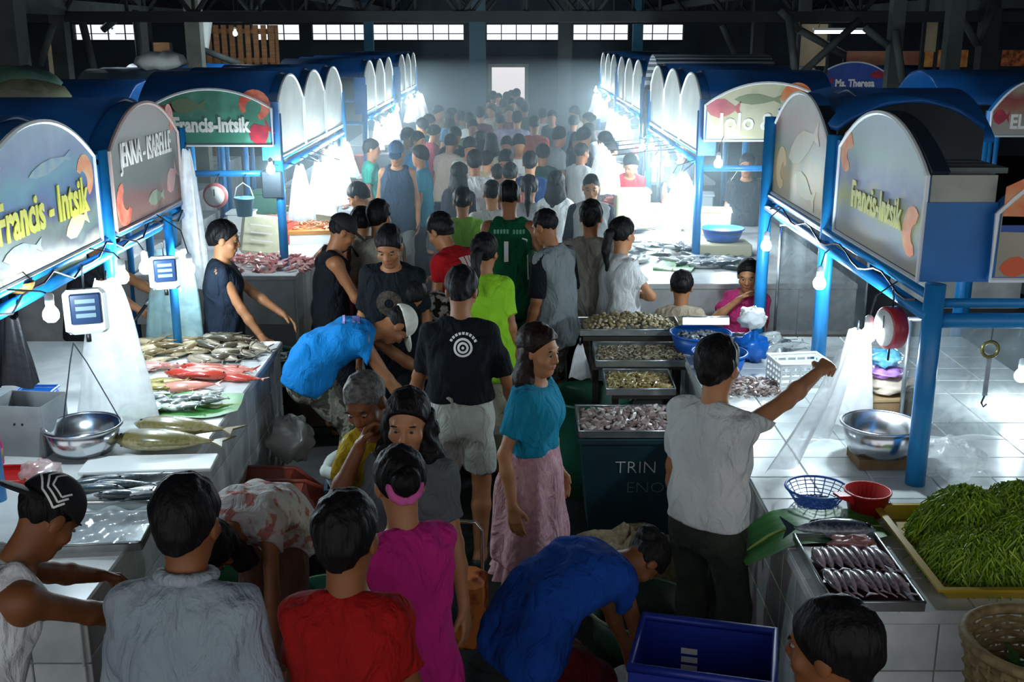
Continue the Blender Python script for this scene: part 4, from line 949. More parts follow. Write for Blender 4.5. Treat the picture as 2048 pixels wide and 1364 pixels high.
t = thing('plastic_crate', 'small blue crate behind the grey metal box', 'crate', (-2.62, 5.75, TOP)); MB().box((0, 0, .06), (.2, .16, .12), bev=.01).obj('body', M_bpl, t); MB().tube([(-.1, -.08, .125), (.1, -.08, .125), (.1, .08, .125), (-.1, .08, .125)], .007, 5, closed=True).obj('rim', M_bpl, t)
# power cables along the left rail
tag(MB().tube([(XL + .03, 4.5 + i * .12, 1.73 - .03 * math.sin(i * .9) - .02 * (i % 3)) for i in range(25)], .006, 5).obj('cable', M_black), 'black cable looped along the left rail', 'cable')
tag(MB().tube([(XR - .05, 4.8 + i * .12, 1.71 - .03 * math.sin(i * 1.1)) for i in range(25)], .006, 5).obj('cable', M_black), 'black cable looped along the right rail', 'cable')
# ---- things in the aisle
def tub(label, cx, cy, r, h, fill, seed, nfish, ftag):
    t = thing('fish_tub', label, 'tub', (cx, cy, 0), R(6))
    MB().lathe([(r * 1.1, 0), (r * 1.25, h), (r * 1.32, h), (r * 1.32, h + .02), (r * 1.2, h + .02), (r * 1.05, .02), (0, .02)], 4, M=Matrix.Rotation(R(45), 4, 'Z'), sx=1.1, sy=.95, smooth=False).obj('crate', mat('crate_slate', '2c4c5c', .5, c2='24404e', scale=4), t)
    ph = seed
    MB().tube([((r + .012 * math.sin(5 * a + ph)) * math.cos(a), (r + .012 * math.sin(4 * a)) * math.sin(a), h + .09 + .012 * math.sin(3 * a + ph)) for a in [2 * math.pi * i / 30 for i in range(30)]], .036, 9, closed=True).obj('rolled_rim', mat('white_sack', 'b8bcb4', .8, c2='a4a8a2', scale=14, bump=.3, bscale=30), t)
    MB().lathe([(r * .98, h + .07), (r * 1.0, h - .04)], 30).obj('sack_wall', MATS['white_sack'], t)
    MB().lathe([(r * .97, h + .0), (0, h + .015)], 24).obj('water', mat('tub_water', '1c4a50', .15), t)
    pile(F_gry, 'fish', ftag, ftag, cx, cy, r * 1.3, r * 1.2, nfish, h + .01, 20, 40, .04, seed=seed, scl=(.6, .8))
tub('slate crate with a rolled white sack of fish behind the older man', -.86, 5.8, .19, .42, 0, 21, 9, 'grey fish in the front tub')
tub('second crate with a rolled white sack near the stooping man', -.8, 6.24, .17, .42, 0, 22, 8, 'grey fish in the second tub')
tub('third crate with a white sack below the stooping man', -.5, 6.55, .15, .4, 0, 23, 6, 'grey fish in the third tub')
def bin_(label, c, rot, d, m, name='plastic_bin'):
    t = thing(name, label, 'bin', c); t.rotation_euler = rot; mb = MB(); w, l, h = d
    for s in (-1, 1): mb.box((s * w / 2, 0, h / 2), (.012, l, h)); mb.box((0, s * l / 2, h / 2), (w, .012, h))
    mb.obj('wall', m, t); MB().box((0, 0, .006), (w, l, .012)).obj('base', m, t)
    MB().tube([(-w / 2, -l / 2, h), (w / 2, -l / 2, h), (w / 2, l / 2, h), (-w / 2, l / 2, h)], .014, 7, closed=True).obj('rim', m, t)
    for s in (-1, 1): MB().box((0, s * (l / 2 + .012), h * .75), (w * .35, .014, .03)).obj('handle', m, t)
    return t
M_brick = mat('brick_plastic', '7a2a18', .45, c2='8c3620', scale=4)
bin_('brick red plastic bin leaning on the left counter', (-1.27, 5.78, .16), (R(-18), R(34), R(40)), (.34, .52, .2), M_brick)
bin_('second brick red bin nested behind the first', (-1.4, 6.0, .16), (R(-18), R(44), R(40)), (.34, .5, .18), mat('brick_plastic2', '8a3420', .45))
tray('small metal tray of fish by the brick red bin', -1.02, 5.2, .4, .26, .34, 12, .03)
t = thing('low_table', 'low dark stand under the small fish tray', 'stand', (-1.02, 5.2, 0)); MB().box((0, 0, .385), (.28, .36, .02)).obj('top', MATS['dark_wood'], t)
for sx in (-1, 1):
    for sy in (-1, 1): MB().box((sx * .12, sy * .16, .19), (.03, .03, .37)).obj('leg', MATS['dark_wood'], t)
pile(F_yel, 'fish', 'yellowish fish in the small metal tray', 'fish in the small tray', -1.02, 5.2, .1, .26, 8, .41, 10, 12, .01, seed=24, mound=False, scl=(.7, .85))
basin('green basin beside the person bending double', -.86, 4.66, 0, .24, .3, M_gpl, mat('green_rim', '5c8a68', .4), cat='basin')
basin('smaller green basin behind the floral shirt', -1.3, 4.72, .0, .16, .42, mat('green_plastic2', '2c7a4c', .4), mat('green_rim2', '74a884', .4))
basin('dark green basin in front of the man in white', .62, 4.72, 0, .27, .24, mat('green_dark', '1c3a28', .45), mat('green_rim3', '5a6a50', .5))
w, l, h = .48, .36, .38
for lvl, lab_ in ((0, 'lower blue plastic crate carrying the printed one'), (1, 'blue plastic crate with white print in front of the right counter')):
    t = thing('plastic_crate', lab_, 'crate', (.68, 3.45, lvl * .385), R(-14)); mb = MB()
    for s in (-1, 1): mb.box((s * w / 2, 0, h / 2), (.012, l, h)); mb.box((0, s * l / 2, h / 2), (w, .012, h))
    mb.obj('wall', mat('crate_blue', '122a86', .45), t); MB().box((0, 0, .008), (w, l, .016)).obj('base', MATS['crate_blue'], t)
    MB().tube([(-w / 2, -l / 2, h), (w / 2, -l / 2, h), (w / 2, l / 2, h), (-w / 2, l / 2, h)], .018, 8, closed=True).obj('rim', MATS['crate_blue'], t)
    if lvl:
        for k in range(3): MB().box((-.06 + rnd.uniform(-.01, .01), l / 2 - .008, .26 - k * .035), (.06, .003, .022)).obj('white_print', M_gry, t)
clump('coarse tan sack behind the bending woman', (.62, 5.3, 0), (.3, .2, .17), mat('jute', '8a7a5c', .9, c2='6c5e44', scale=40, bump=.5, bscale=90), 31, 'sack', 'sack')
tray('tray of fish on the floor under the bending woman', .5, 4.2, .02, .5, .4, 20, .05)
shells('cut fish pieces in the floor tray', 'fish pieces', .5, 4.2, .035, .44, .34, 90, .045, S_ice, 'squid', .06, 33)
tag(MB().sheet(lambda u, v: ((u - .5) * .5, (v - .5) * .3, .11 + .05 * math.sin(u * 3.1) + .012 * math.sin(u * 21 + v * 9)), 24, 14).obj('plastic_sheet', film('floor_film', (.6, .62, .62), .6), None, (.62, 4.18, .0)), 'crumpled clear plastic beside the floor tray', 'plastic bag')
t = thing('shopping_trolley', 'folding metal trolley with an orange patterned bag', 'trolley', (-.26, 4.62, 0), R(-10))
MB().box((.02, 0, .28), (.24, .2, .36), bev=.03).obj('bag', mat('bag_pattern', '7a2410', .6, c2='c8702c', scale=16, mode='voronoi', lo=.2, hi=.5), t)
MB().tube([(-.1, .12, .05), (-.1, .12, .62), (-.07, .12, .66), (.07, .12, .66), (.1, .12, .62), (.1, .12, .05)], .009, 7).obj('handle_frame', M_steel, t)
for s in (-1, 1): MB().lathe([(0, -.012), (.05, -.012), (.055, 0), (.05, .012), (0, .012)], 18, (s * .13, .1, .055), Matrix.Rotation(R(90), 4, 'Y')).obj('wheel', M_black, t)
t = thing('shoulder_bag', 'wine red shoulder bag hanging at the man with the strap', 'bag', (-1.3, 7.95, .78)); MB().box((0, 0, .12), (.24, .1, .24), bev=.03).obj('pouch', cloth_b := mat('wine_bag', '5c1434', .7, c2='481028', scale=9), t)
MB().tube([(-.1, 0, .24), (-.02, .0, .5), (.12, .02, .58), (.16, .06, .5)], .012, 6).obj('strap', M_black, t)
t = thing('cardboard_box', 'dark brown box on the floor behind the stooping man', 'box', (-1.62, 8.0, 0), R(12)); MB().box((0, 0, .16), (.5, .4, .32), bev=.01).obj('body', mat('dark_carton', '3a2a1e', .85, c2='2c2018', scale=5), t); MB().box((0, 0, .33), (.51, .41, .015)).obj('lid', mat('dark_carton_lid', '463424', .85), t)
# ---- goods on the meat counter and the far counters
shells('chopped pink meat on the meat counter', 'meat', -2.25, 9.72, TOP, .9, .55, 160, .05, S_meat, 'squid', .1, 42)
t = thing('sack', 'cream printed sack standing on the meat counter', 'sack', (-2.35, 10.25, TOP), R(8)); MB().box((0, 0, .19), (.4, .12, .38), rot_m(R(-14), R(8), 0), bev=.03).obj('body', mat('sack_cream', 'c8c6a8', .85, c2='b4b294', scale=9, bump=.2), t)
for k in range(3): MB().box((.0, -.085 - .02 * k, .3 - .07 * k), (.2, .004, .012), rot_m(R(-14), R(8), 0)).obj('print', M_gry, t)
t = thing('dial_scale', 'pink round dial scale over the meat counter', 'scale', aty(431, 391, 9.55)); MB().lathe([(0, -.04), (.1, -.04), (.11, 0), (.1, .03), (0, .03)], 28, M=Matrix.Rotation(R(90), 4, 'X')).obj('case', mat('scale_pink', 'c87878', .4), t)
MB().lathe([(0, 0), (.085, 0), (.085, .006), (0, .006)], 28, (0, -.03, 0), Matrix.Rotation(R(90), 4, 'X')).obj('dial', M_white, t); MB().box((0, -.04, .03), (.008, .004, .06)).obj('needle', M_black, t); MB().tube([(0, 0, .1), (0, .2, 1.69 - t.location.z)], .005, 5).obj('hook', M_wire, t)
t = thing('pail', 'pale blue pail hanging over the meat counter', 'pail', aty(490, 432, 9.6)); MB().lathe([(0, 0), (.065, 0), (.085, .15), (.09, .15), (.09, .165), (.08, .165), (.06, .01), (0, .01)], 22).obj('body', mat('pale_blue_plastic', '78b8d8', .4), t); MB().tube([(-.085, 0, .16), (-.06, 0, .25), (0, 0, .29), (.06, 0, .25), (.085, 0, .16)], .005, 6).obj('handle', M_white, t); MB().tube([(0, 0, .285), (0, .15, 1.69 - t.location.z)], .004, 5).obj('cord', M_wire, t)
t = thing('speaker_box', 'dark box hanging beside the green end sign', 'box', aty(548, 395, 9.75)); MB().box((0, 0, .12), (.18, .12, .24), bev=.01).obj('case', mat('dark_slate', '2c3a44', .6), t); MB().tube([(0, 0, .24), (0, 0, .4)], .004, 5).obj('cord', M_black, t)
basin('green tub of pale shells on the floor between the counters', -1.95, 8.35, 0, .26, .42, M_gpl); shells('pale shells heaped in the green tub', 'shells', -1.95, 8.35, .36, .36, .36, 160, .04, S_ice, 'shell', .1, 43)
t = thing('display_tray', 'orange tray of shrimp on the meat counter edge', 'tray', (-2.05, 11.0, TOP + .12), R(10)); MB().box((0, 0, 0), (.55, .4, .05), bev=.01).obj('body', mat('orange_plastic', 'c07a34', .45), t); MB().box((0, 0, -.075), (.5, .36, .1)).obj('ice_block', M_white, t)
shells('orange shrimp on the orange tray', 'shrimp', -2.05, 11.0, TOP + .145, .48, .34, 110, .03, mat('shrimp_orange', 'c07040', .4, c2='d8a078', mode='island', lo=0, hi=1), 'shrimp', .04, 44)
for k, (px, py, Y, L_, w1) in enumerate(((600, 330, 10.0, .5, .25), (640, 325, 10.6, .5, .3), (680, 320, 11.2, .45, .28))):
    hang_bag(['white', 'wide white', 'slim white'][k] + ' plastic bag bundle hanging over the meat counter', aty(px, py, Y), L_, .06, w1, F_bag, 50 + k, to=(-2.05, Y, 1.74))
for k, (px, py, Y, L_, w1) in enumerate(((1365, 345, 10.3, .52, .42), (1340, 385, 10.8, .4, .25))):
    hang_bag(['large white', 'small white'][k] + ' plastic bag bundle hanging over the striped fish counter', aty(px, py, Y), L_, .06, w1, F_bag, 60 + k, to=(1.72, Y, 1.74))
t = thing('foam_box', 'cream foam box on the corner of the right fish counter', 'box', (1.3, 11.85, TOP)); MB().box((0, 0, .19), (.36, .3, .38), bev=.015).obj('body', mat('foam_cream', 'ccc8a8', .8), t); MB().box((0, 0, .395), (.38, .32, .03), bev=.008).obj('lid', M_white, t)
pile(F_gry, 'fish', 'grey fish heaped on the right fish counter', 'grey fish on the right fish counter', 1.45, 10.3, .9, 1.1, 34, TOP, 20, 70, .08, seed=45)
pile(F_mac, 'fish', 'mackerel spread at the end of the right fish counter', 'mackerel on the right fish counter', 1.9, 9.8, .6, .5, 24, TOP, 0, 40, .05, seed=46)
leaf('green leaf hanging off the right fish counter end', 1.45, 9.62, TOP + .01, .5, .36, 250, .3)
basin('blue basin upside of the foam tray on the right fish counter', 2.0, 10.35, TOP + .13, .2, .11, M_bpl)
t = thing('foam_tray', 'cream foam tray under the blue basin', 'tray', (2.0, 10.35, TOP)); MB().box((0, 0, .06), (.5, .4, .12), bev=.012).obj('body', MATS['foam_cream'], t)
r = random.Random(77)
for q_, (x0, x1, y0, y1, lab) in enumerate(((-3.1, -1.95, 10.6, 13.2, 'back of the meat counter'), (1.05, 2.7, 11.2, 13.0, 'back of the right fish counter'), (-3.0, -1.95, 15.5, 19.0, 'middle left counter'), (1.7, 2.8, 15.8, 19.3, 'middle right counter'), (-3.0, -1.95, 20.8, 24.3, 'last left counter'), (1.8, 2.9, 20.9, 24.4, 'last right counter'))):
    for k in range((14, 14, 8, 8, 0, 0)[q_]):
        me = r.choice((F_gry, F_sil, F_mac, F_pnk, F_red, F_tan))
        tag(put('fish', me, None, (r.uniform(x0, x1), r.uniform(y0, y1), TOP + .025), (R(80), 0, r.uniform(0, 6.3)), r.uniform(1.0, 1.5)), 'fish laid out on the ' + lab, 'fish', 'fish on the ' + lab)
    for k in range(4):
        c = r.choice(('d0d4d0', '2c6ca8', 'c8b890', '4a8a70', 'b84a3c', '8c9498')); nm = {'d0d4d0': 'white', '2c6ca8': 'blue', 'c8b890': 'tan', '4a8a70': 'green', 'b84a3c': 'red', '8c9498': 'grey'}[c]
        t = thing('market_box', '%s goods box standing on the %s' % (nm, lab), 'box', (r.uniform(x0 + .1, x1 - .1), y0 + (k + .5) * (y1 - y0) / 4, TOP), r.uniform(-.2, .2), 'goods boxes on the ' + lab)
        w_, h_ = r.uniform(.25, .4), r.uniform(.12, .28)
        MB().box((0, 0, h_ / 2), (w_, .28, h_), bev=.012).obj('body', mat('box_' + c, c, .7), t); MB().box((0, 0, h_ + .01), (w_ + .02, .3, .02)).obj('lid', mat('box_' + c, c, .7), t)
    for k in range(4):
        hang_bag('white bag bundle hanging over the ' + lab, (x1 + .02 if x0 < 0 else x0 - .02, y0 + (k + .6) * (y1 - y0) / 4, 1.66), .4, .05, r.uniform(.16, .3), F_bag, 80 + q_ * 5 + k, to=((x1 - .1 if x0 < 0 else (1.72, 1.72, 1.85, 1.85, 1.95, 1.95)[q_]), y0 + (k + .6) * (y1 - y0) / 4, 1.73))['group'] = 'bag bundles over the ' + lab
# ------------------------------------------------------------------ people: signed-distance bodies meshed with surface nets
F32 = np.float32
def V3(*a): return np.array(a, dtype=np.float64)
def nrm(v): return v / (np.linalg.norm(v) + 1e-12)
def smin(a, b, k):
    h = np.clip(0.5 + 0.5 * (b - a) / k, 0, 1)
    return b + (a - b) * h - k * h * (1 - h)
class Sdf:
    def __init__(s): s.p = []; s.cuts = []; s.folds = None
    def cap(s, a, b, ra, rb=None, k=0.03, cut=None):
        s.p.append(('c', np.array(a, float), np.array(b, float), ra, ra if rb is None else rb, k, cut)); return s
    def ell(s, c, M, r, k=0.02):
        s.p.append(('e', np.array(c, float), M, np.array(r, float), 0, k, None)); return s
    def sub(s, c, M, r, k=0.015):
        s.p.append(('s', np.array(c, float), M, np.array(r, float), 0, k, None)); return s
    def cut(s, point, n, k=0.0): s.cuts.append((np.array(point, float), nrm(np.array(n, float)))); return s
    @staticmethod
    def dist(q, X, Y, Z):
        if q[0] == 'c':
            _, a, b, ra, rb, k, cut = q
            ba = b - a; L2 = float(ba @ ba) + 1e-12
            t = ((X - a[0]) * ba[0] + (Y - a[1]) * ba[1] + (Z - a[2]) * ba[2]) / L2
            t = np.clip(t, 0, 1)
            d = np.sqrt((X - a[0] - t * ba[0]) ** 2 + (Y - a[1] - t * ba[1]) ** 2 + (Z - a[2] - t * ba[2]) ** 2) - (ra + t * (rb - ra))
            if cut is not None:
                c, n = cut
                d = np.maximum(d, (X - c[0]) * n[0] + (Y - c[1]) * n[1] + (Z - c[2]) * n[2])
            return d
        _, c, M, r, _, k, _ = q
        x, y, z = X - c[0], Y - c[1], Z - c[2]
        u = (x * M[0][0] + y * M[0][1] + z * M[0][2]) / r[0]
        v = (x * M[1][0] + y * M[1][1] + z * M[1][2]) / r[1]
        w = (x * M[2][0] + y * M[2][1] + z * M[2][2]) / r[2]
        l = np.sqrt(u * u + v * v + w * w)
        g = np.sqrt((u / r[0]) ** 2 + (v / r[1]) ** 2 + (w / r[2]) ** 2) + 1e-9
        return l * (l - 1) / g
    def bounds(s):
        lo = np.full(3, 1e9); hi = np.full(3, -1e9)
        for q in s.p:
            if q[0] == 's': continue
            if q[0] == 'c':
                m = max(q[3], q[4]); l = np.minimum(q[1], q[2]) - m; h = np.maximum(q[1], q[2]) + m
            else: m = max(q[3]); l = q[1] - m; h = q[1] + m
            lo = np.minimum(lo, l); hi = np.maximum(hi, h)
        return lo, hi
    def mesh(s, h):
        lo, hi = s.bounds(); lo = lo - 2.2 * h; hi = hi + 2.2 * h
        n = np.ceil((hi - lo) / h).astype(int) + 1
        ax = [(lo[i] + h * np.arange(n[i])).astype(F32) for i in range(3)]
        f = np.full(n, 0.5, F32)
        for q in s.p:
            if q[0] == 'c': m = max(q[3], q[4]); l = np.minimum(q[1], q[2]) - m; hh = np.maximum(q[1], q[2]) + m
            else: m = max(q[3]); l = q[1] - m; hh = q[1] + m
            e = q[5] + 2.5 * h
            i0 = np.maximum(0, np.floor((l - e - lo) / h).astype(int)); i1 = np.minimum(n, np.ceil((hh + e - lo) / h).astype(int) + 1)
            if np.any(i1 <= i0): continue
            X = ax[0][i0[0]:i1[0]][:, None, None]; Y = ax[1][i0[1]:i1[1]][None, :, None]; Z = ax[2][i0[2]:i1[2]][None, None, :]
            d = s.dist(q, X, Y, Z).astype(F32)
            sl = (slice(i0[0], i1[0]), slice(i0[1], i1[1]), slice(i0[2], i1[2]))
            if q[0] == 's': f[sl] = -smin(-f[sl], d, q[5])
            else: f[sl] = smin(f[sl], d, q[5])
        X, Y, Z = ax[0][:, None, None], ax[1][None, :, None], ax[2][None, None, :]
        if s.folds:
            amp, fx, fz, ph = s.folds
            f = f + amp * (np.sin(fx * (X + Y * 0.6) + 2.2 * np.sin(fz * Z + ph) + ph) * 0.6 + np.sin(fx * 1.7 * (Y - X * 0.5) + 3 * np.sin(fz * 0.8 * Z + 1.3 * ph)) * 0.4)
        for c, nn in s.cuts:
            f = np.maximum(f, (X - c[0]) * nn[0] + (Y - c[1]) * nn[1] + (Z - c[2]) * nn[2])
        return surfnet(f, lo, h)
    def at(s, P):
        X, Y, Z = P[:, 0], P[:, 1], P[:, 2]; f = np.full(len(P), 0.5)
        for q in s.p:
            d = s.dist(q, X, Y, Z); f = -smin(-f, d, q[5]) if q[0] == 's' else smin(f, d, q[5])
        if s.folds:
            amp, fx, fz, ph = s.folds
            f = f + amp * (np.sin(fx * (X + Y * 0.6) + 2.2 * np.sin(fz * Z + ph) + ph) * 0.6 + np.sin(fx * 1.7 * (Y - X * 0.5) + 3 * np.sin(fz * 0.8 * Z + 1.3 * ph)) * 0.4)
        return f
def surfnet(f, lo, h):
    s = f < 0
    nx, ny, nz = f.shape
    cnt = np.zeros((nx - 1, ny - 1, nz - 1), np.int8)
    for a in (0, 1):
        for b in (0, 1):
            for c in (0, 1): cnt += s[a:nx - 1 + a, b:ny - 1 + b, c:nz - 1 + c]
    act = (cnt > 0) & (cnt < 8)
    I = np.argwhere(act)
    if len(I) == 0: return np.zeros((0, 3)), np.zeros((0, 4), int)
    idx = np.full(act.shape, -1, np.int32); idx[act] = np.arange(len(I))
    acc = np.zeros((len(I), 3)); num = np.zeros(len(I))
    co = [(a, b, c) for a in (0, 1) for b in (0, 1) for c in (0, 1)]
    val = {c: f[I[:, 0] + c[0], I[:, 1] + c[1], I[:, 2] + c[2]] for c in co}
    for c in co:
        for ax in range(3):
            if c[ax] == 0:
                d = list(c); d[ax] = 1; d = tuple(d)
                v0, v1 = val[c], val[d]; m = (v0 < 0) != (v1 < 0)
                t = v0 / (v0 - v1 + 1e-20)
                p = np.empty((len(I), 3)); p[:] = c; p[:, ax] = t
                acc[m] += p[m]; num[m] += 1
    vs = (I + acc / num[:, None]) * h + lo
    quads = []
    for ax in range(3):
        o = [(1, 2), (2, 0), (0, 1)][ax]
        sl0 = [slice(None)] * 3; sl1 = [slice(None)] * 3
        sl0[ax] = slice(0, -1); sl1[ax] = slice(1, None)
        ch = s[tuple(sl0)] != s[tuple(sl1)]
        E = np.argwhere(ch)
        lim = np.array(act.shape)
        ok = (E[:, o[0]] >= 1) & (E[:, o[1]] >= 1) & (E[:, o[0]] < lim[o[0]]) & (E[:, o[1]] < lim[o[1]]) & (E[:, ax] < lim[ax])
        E = E[ok]
        if len(E) == 0: continue
        def cell(du, dv):
            e = E.copy(); e[:, o[0]] -= du; e[:, o[1]] -= dv
            return idx[e[:, 0], e[:, 1], e[:, 2]]
        q = np.stack([cell(1, 1), cell(0, 1), cell(0, 0), cell(1, 0)], 1)
        inside = s[E[:, 0], E[:, 1], E[:, 2]]
        q[~inside] = q[~inside][:, ::-1]
        quads.append(q)
    return vs, np.concatenate(quads)
def np_mesh(name, pieces, mats):
    """pieces: (verts, quads, material index)"""
    me = bpy.data.meshes.new(name)
    vs = []; qs = []; ms = []; b = 0
    for v, q, m in pieces:
        if len(v) == 0: continue
        vs.append(v); qs.append(q + b); ms.append(np.full(len(q), m)); b += len(v)
    v = np.concatenate(vs).astype(F32); q = np.concatenate(qs).astype(np.int32); m = np.concatenate(ms).astype(np.int32)
    me.vertices.add(len(v)); me.vertices.foreach_set('co', v.ravel())
    me.loops.add(q.size); me.loops.foreach_set('vertex_index', q.ravel())
    me.polygons.add(len(q)); me.polygons.foreach_set('loop_start', np.arange(len(q), dtype=np.int32) * 4)
    me.polygons.foreach_set('material_index', m); me.polygons.foreach_set('use_smooth', np.ones(len(q), bool))
    for x in mats: me.materials.append(x)
    me.update(calc_edges=True)
    return me
def ball(c, M, r, n=8):
    v = []; q = []
    for i in range(n // 2 + 1):
        th = math.pi * (0.02 + 0.96 * i / (n // 2))
        for j in range(n):
            ph = 2 * math.pi * j / n
            l = V3(r[0] * math.sin(th) * math.cos(ph), r[1] * math.sin(th) * math.sin(ph), r[2] * math.cos(th))
            v.append(c + M.T @ l)
    for i in range(n // 2):
        for j in range(n): q.append((i * n + j, (i + 1) * n + j, (i + 1) * n + (j + 1) % n, i * n + (j + 1) % n))
    return np.array(v), np.array(q)
SKINS = [mat('skin_a', '9c6844', 0.5, c2='8c5a3a', scale=9, spec=0.35), mat('skin_b', 'b47e58', 0.5, c2='a4704c', scale=9, spec=0.35), mat('skin_c', '84522f', 0.5, c2='754628', scale=9, spec=0.35)]
M_eye = mat('eye_white', '8c8278', 0.4); M_iris = mat('iris', '140c08', 0.2); M_lip = mat('lip', '8a4438', 0.5); M_brow = mat('brow', '14100e', 0.8)
M_hair = mat('hair_black', '070607', 0.58, c2='100e10', scale=60, stretch=(1, 1, 0.15), bump=0.8, bscale=70, spec=0.22)
M_hairg = mat('hair_grey', '3a3836', 0.6, c2='6a6864', scale=50, bump=0.5, bscale=80)
M_hairb = mat('hair_brown', '170d09', 0.5, c2='24140d', scale=40, bump=0.4, bscale=80, spec=0.2)
HAIRC = {'k': M_hair, 'g': M_hairg, 'b': M_hairb}
CLOTH = {}
def wrinkle(m):
    nt = m.node_tree; N = nt.nodes; L = nt.links
    old = [n for n in N if n.type == 'BUMP'][0]
    tc = N.new('ShaderNodeTexCoord'); mp = N.new('ShaderNodeMapping'); mp.inputs['Scale'].default_value = (1.0, 1.0, 0.55); mp.inputs['Rotation'].default_value = (0.3, 0.5, 0)
    L.new(tc.outputs['Object'], mp.inputs['Vector'])
    n1 = N.new('ShaderNodeTexNoise'); n1.inputs['Scale'].default_value = 11; n1.inputs['Detail'].default_value = 3; n1.inputs['Distortion'].default_value = 1.6
    L.new(mp.outputs[0], n1.inputs['Vector'])
    b = N.new('ShaderNodeBump'); b.inputs['Strength'].default_value = 0.8; b.inputs['Distance'].default_value = 0.035
    L.new(n1.outputs['Fac'], b.inputs['Height']); L.new(b.outputs[0], old.inputs['Normal'])
def cloth(c, c2=None, scale=8, mode='noise', lo=.35, hi=.65, c3=None, rough=0.9, bump=0.25, stretch=None):
    key = (c, c2, scale, mode, lo, hi, c3, rough, stretch)
    if key not in CLOTH:
        CLOTH[key] = mat('cloth_%s_%d' % (c, len(CLOTH)), c, rough, c2=c2, scale=scale, mode=mode, lo=lo, hi=hi, c3=c3, bump=bump, bscale=160, spec=0.2, stretch=stretch)
        wrinkle(CLOTH[key])
    return CLOTH[key]
def ik(S, T, a, b, pole):
    d = T - S; L = np.linalg.norm(d); mx = (a + b) * 0.999
    if L > mx: T = S + d / L * mx; L = mx; d = T - S
    if L < abs(a - b) + 0.02: L = abs(a - b) + 0.02
    u = d / (np.linalg.norm(d) + 1e-9)
    x = (a * a - b * b + L * L) / (2 * L); hgt = math.sqrt(max(0, a * a - x * x))
    p = pole - u * (pole @ u); p = nrm(p)
    return S + u * x + p * hgt, T
def rotx(a):
    """lean forward: up goes toward +y"""
    c, s = math.cos(a), math.sin(a)
    return np.array([[1, 0, 0], [0, c, s], [0, -s, c]])
def rotz(a):
    c, s = math.cos(a), math.sin(a)
    return np.array([[c, -s, 0], [s, c, 0], [0, 0, 1]])
def roty(a):
    c, s = math.cos(a), math.sin(a)
    return np.array([[c, 0, s], [0, 1, 0], [-s, 0, c]])
LODS = {0: (0.0125, 0.0062, 0.0055), 1: (0.017, 0.0095, 0.0075), 2: (0.026, 0.017, None)}
PEOPLE = []
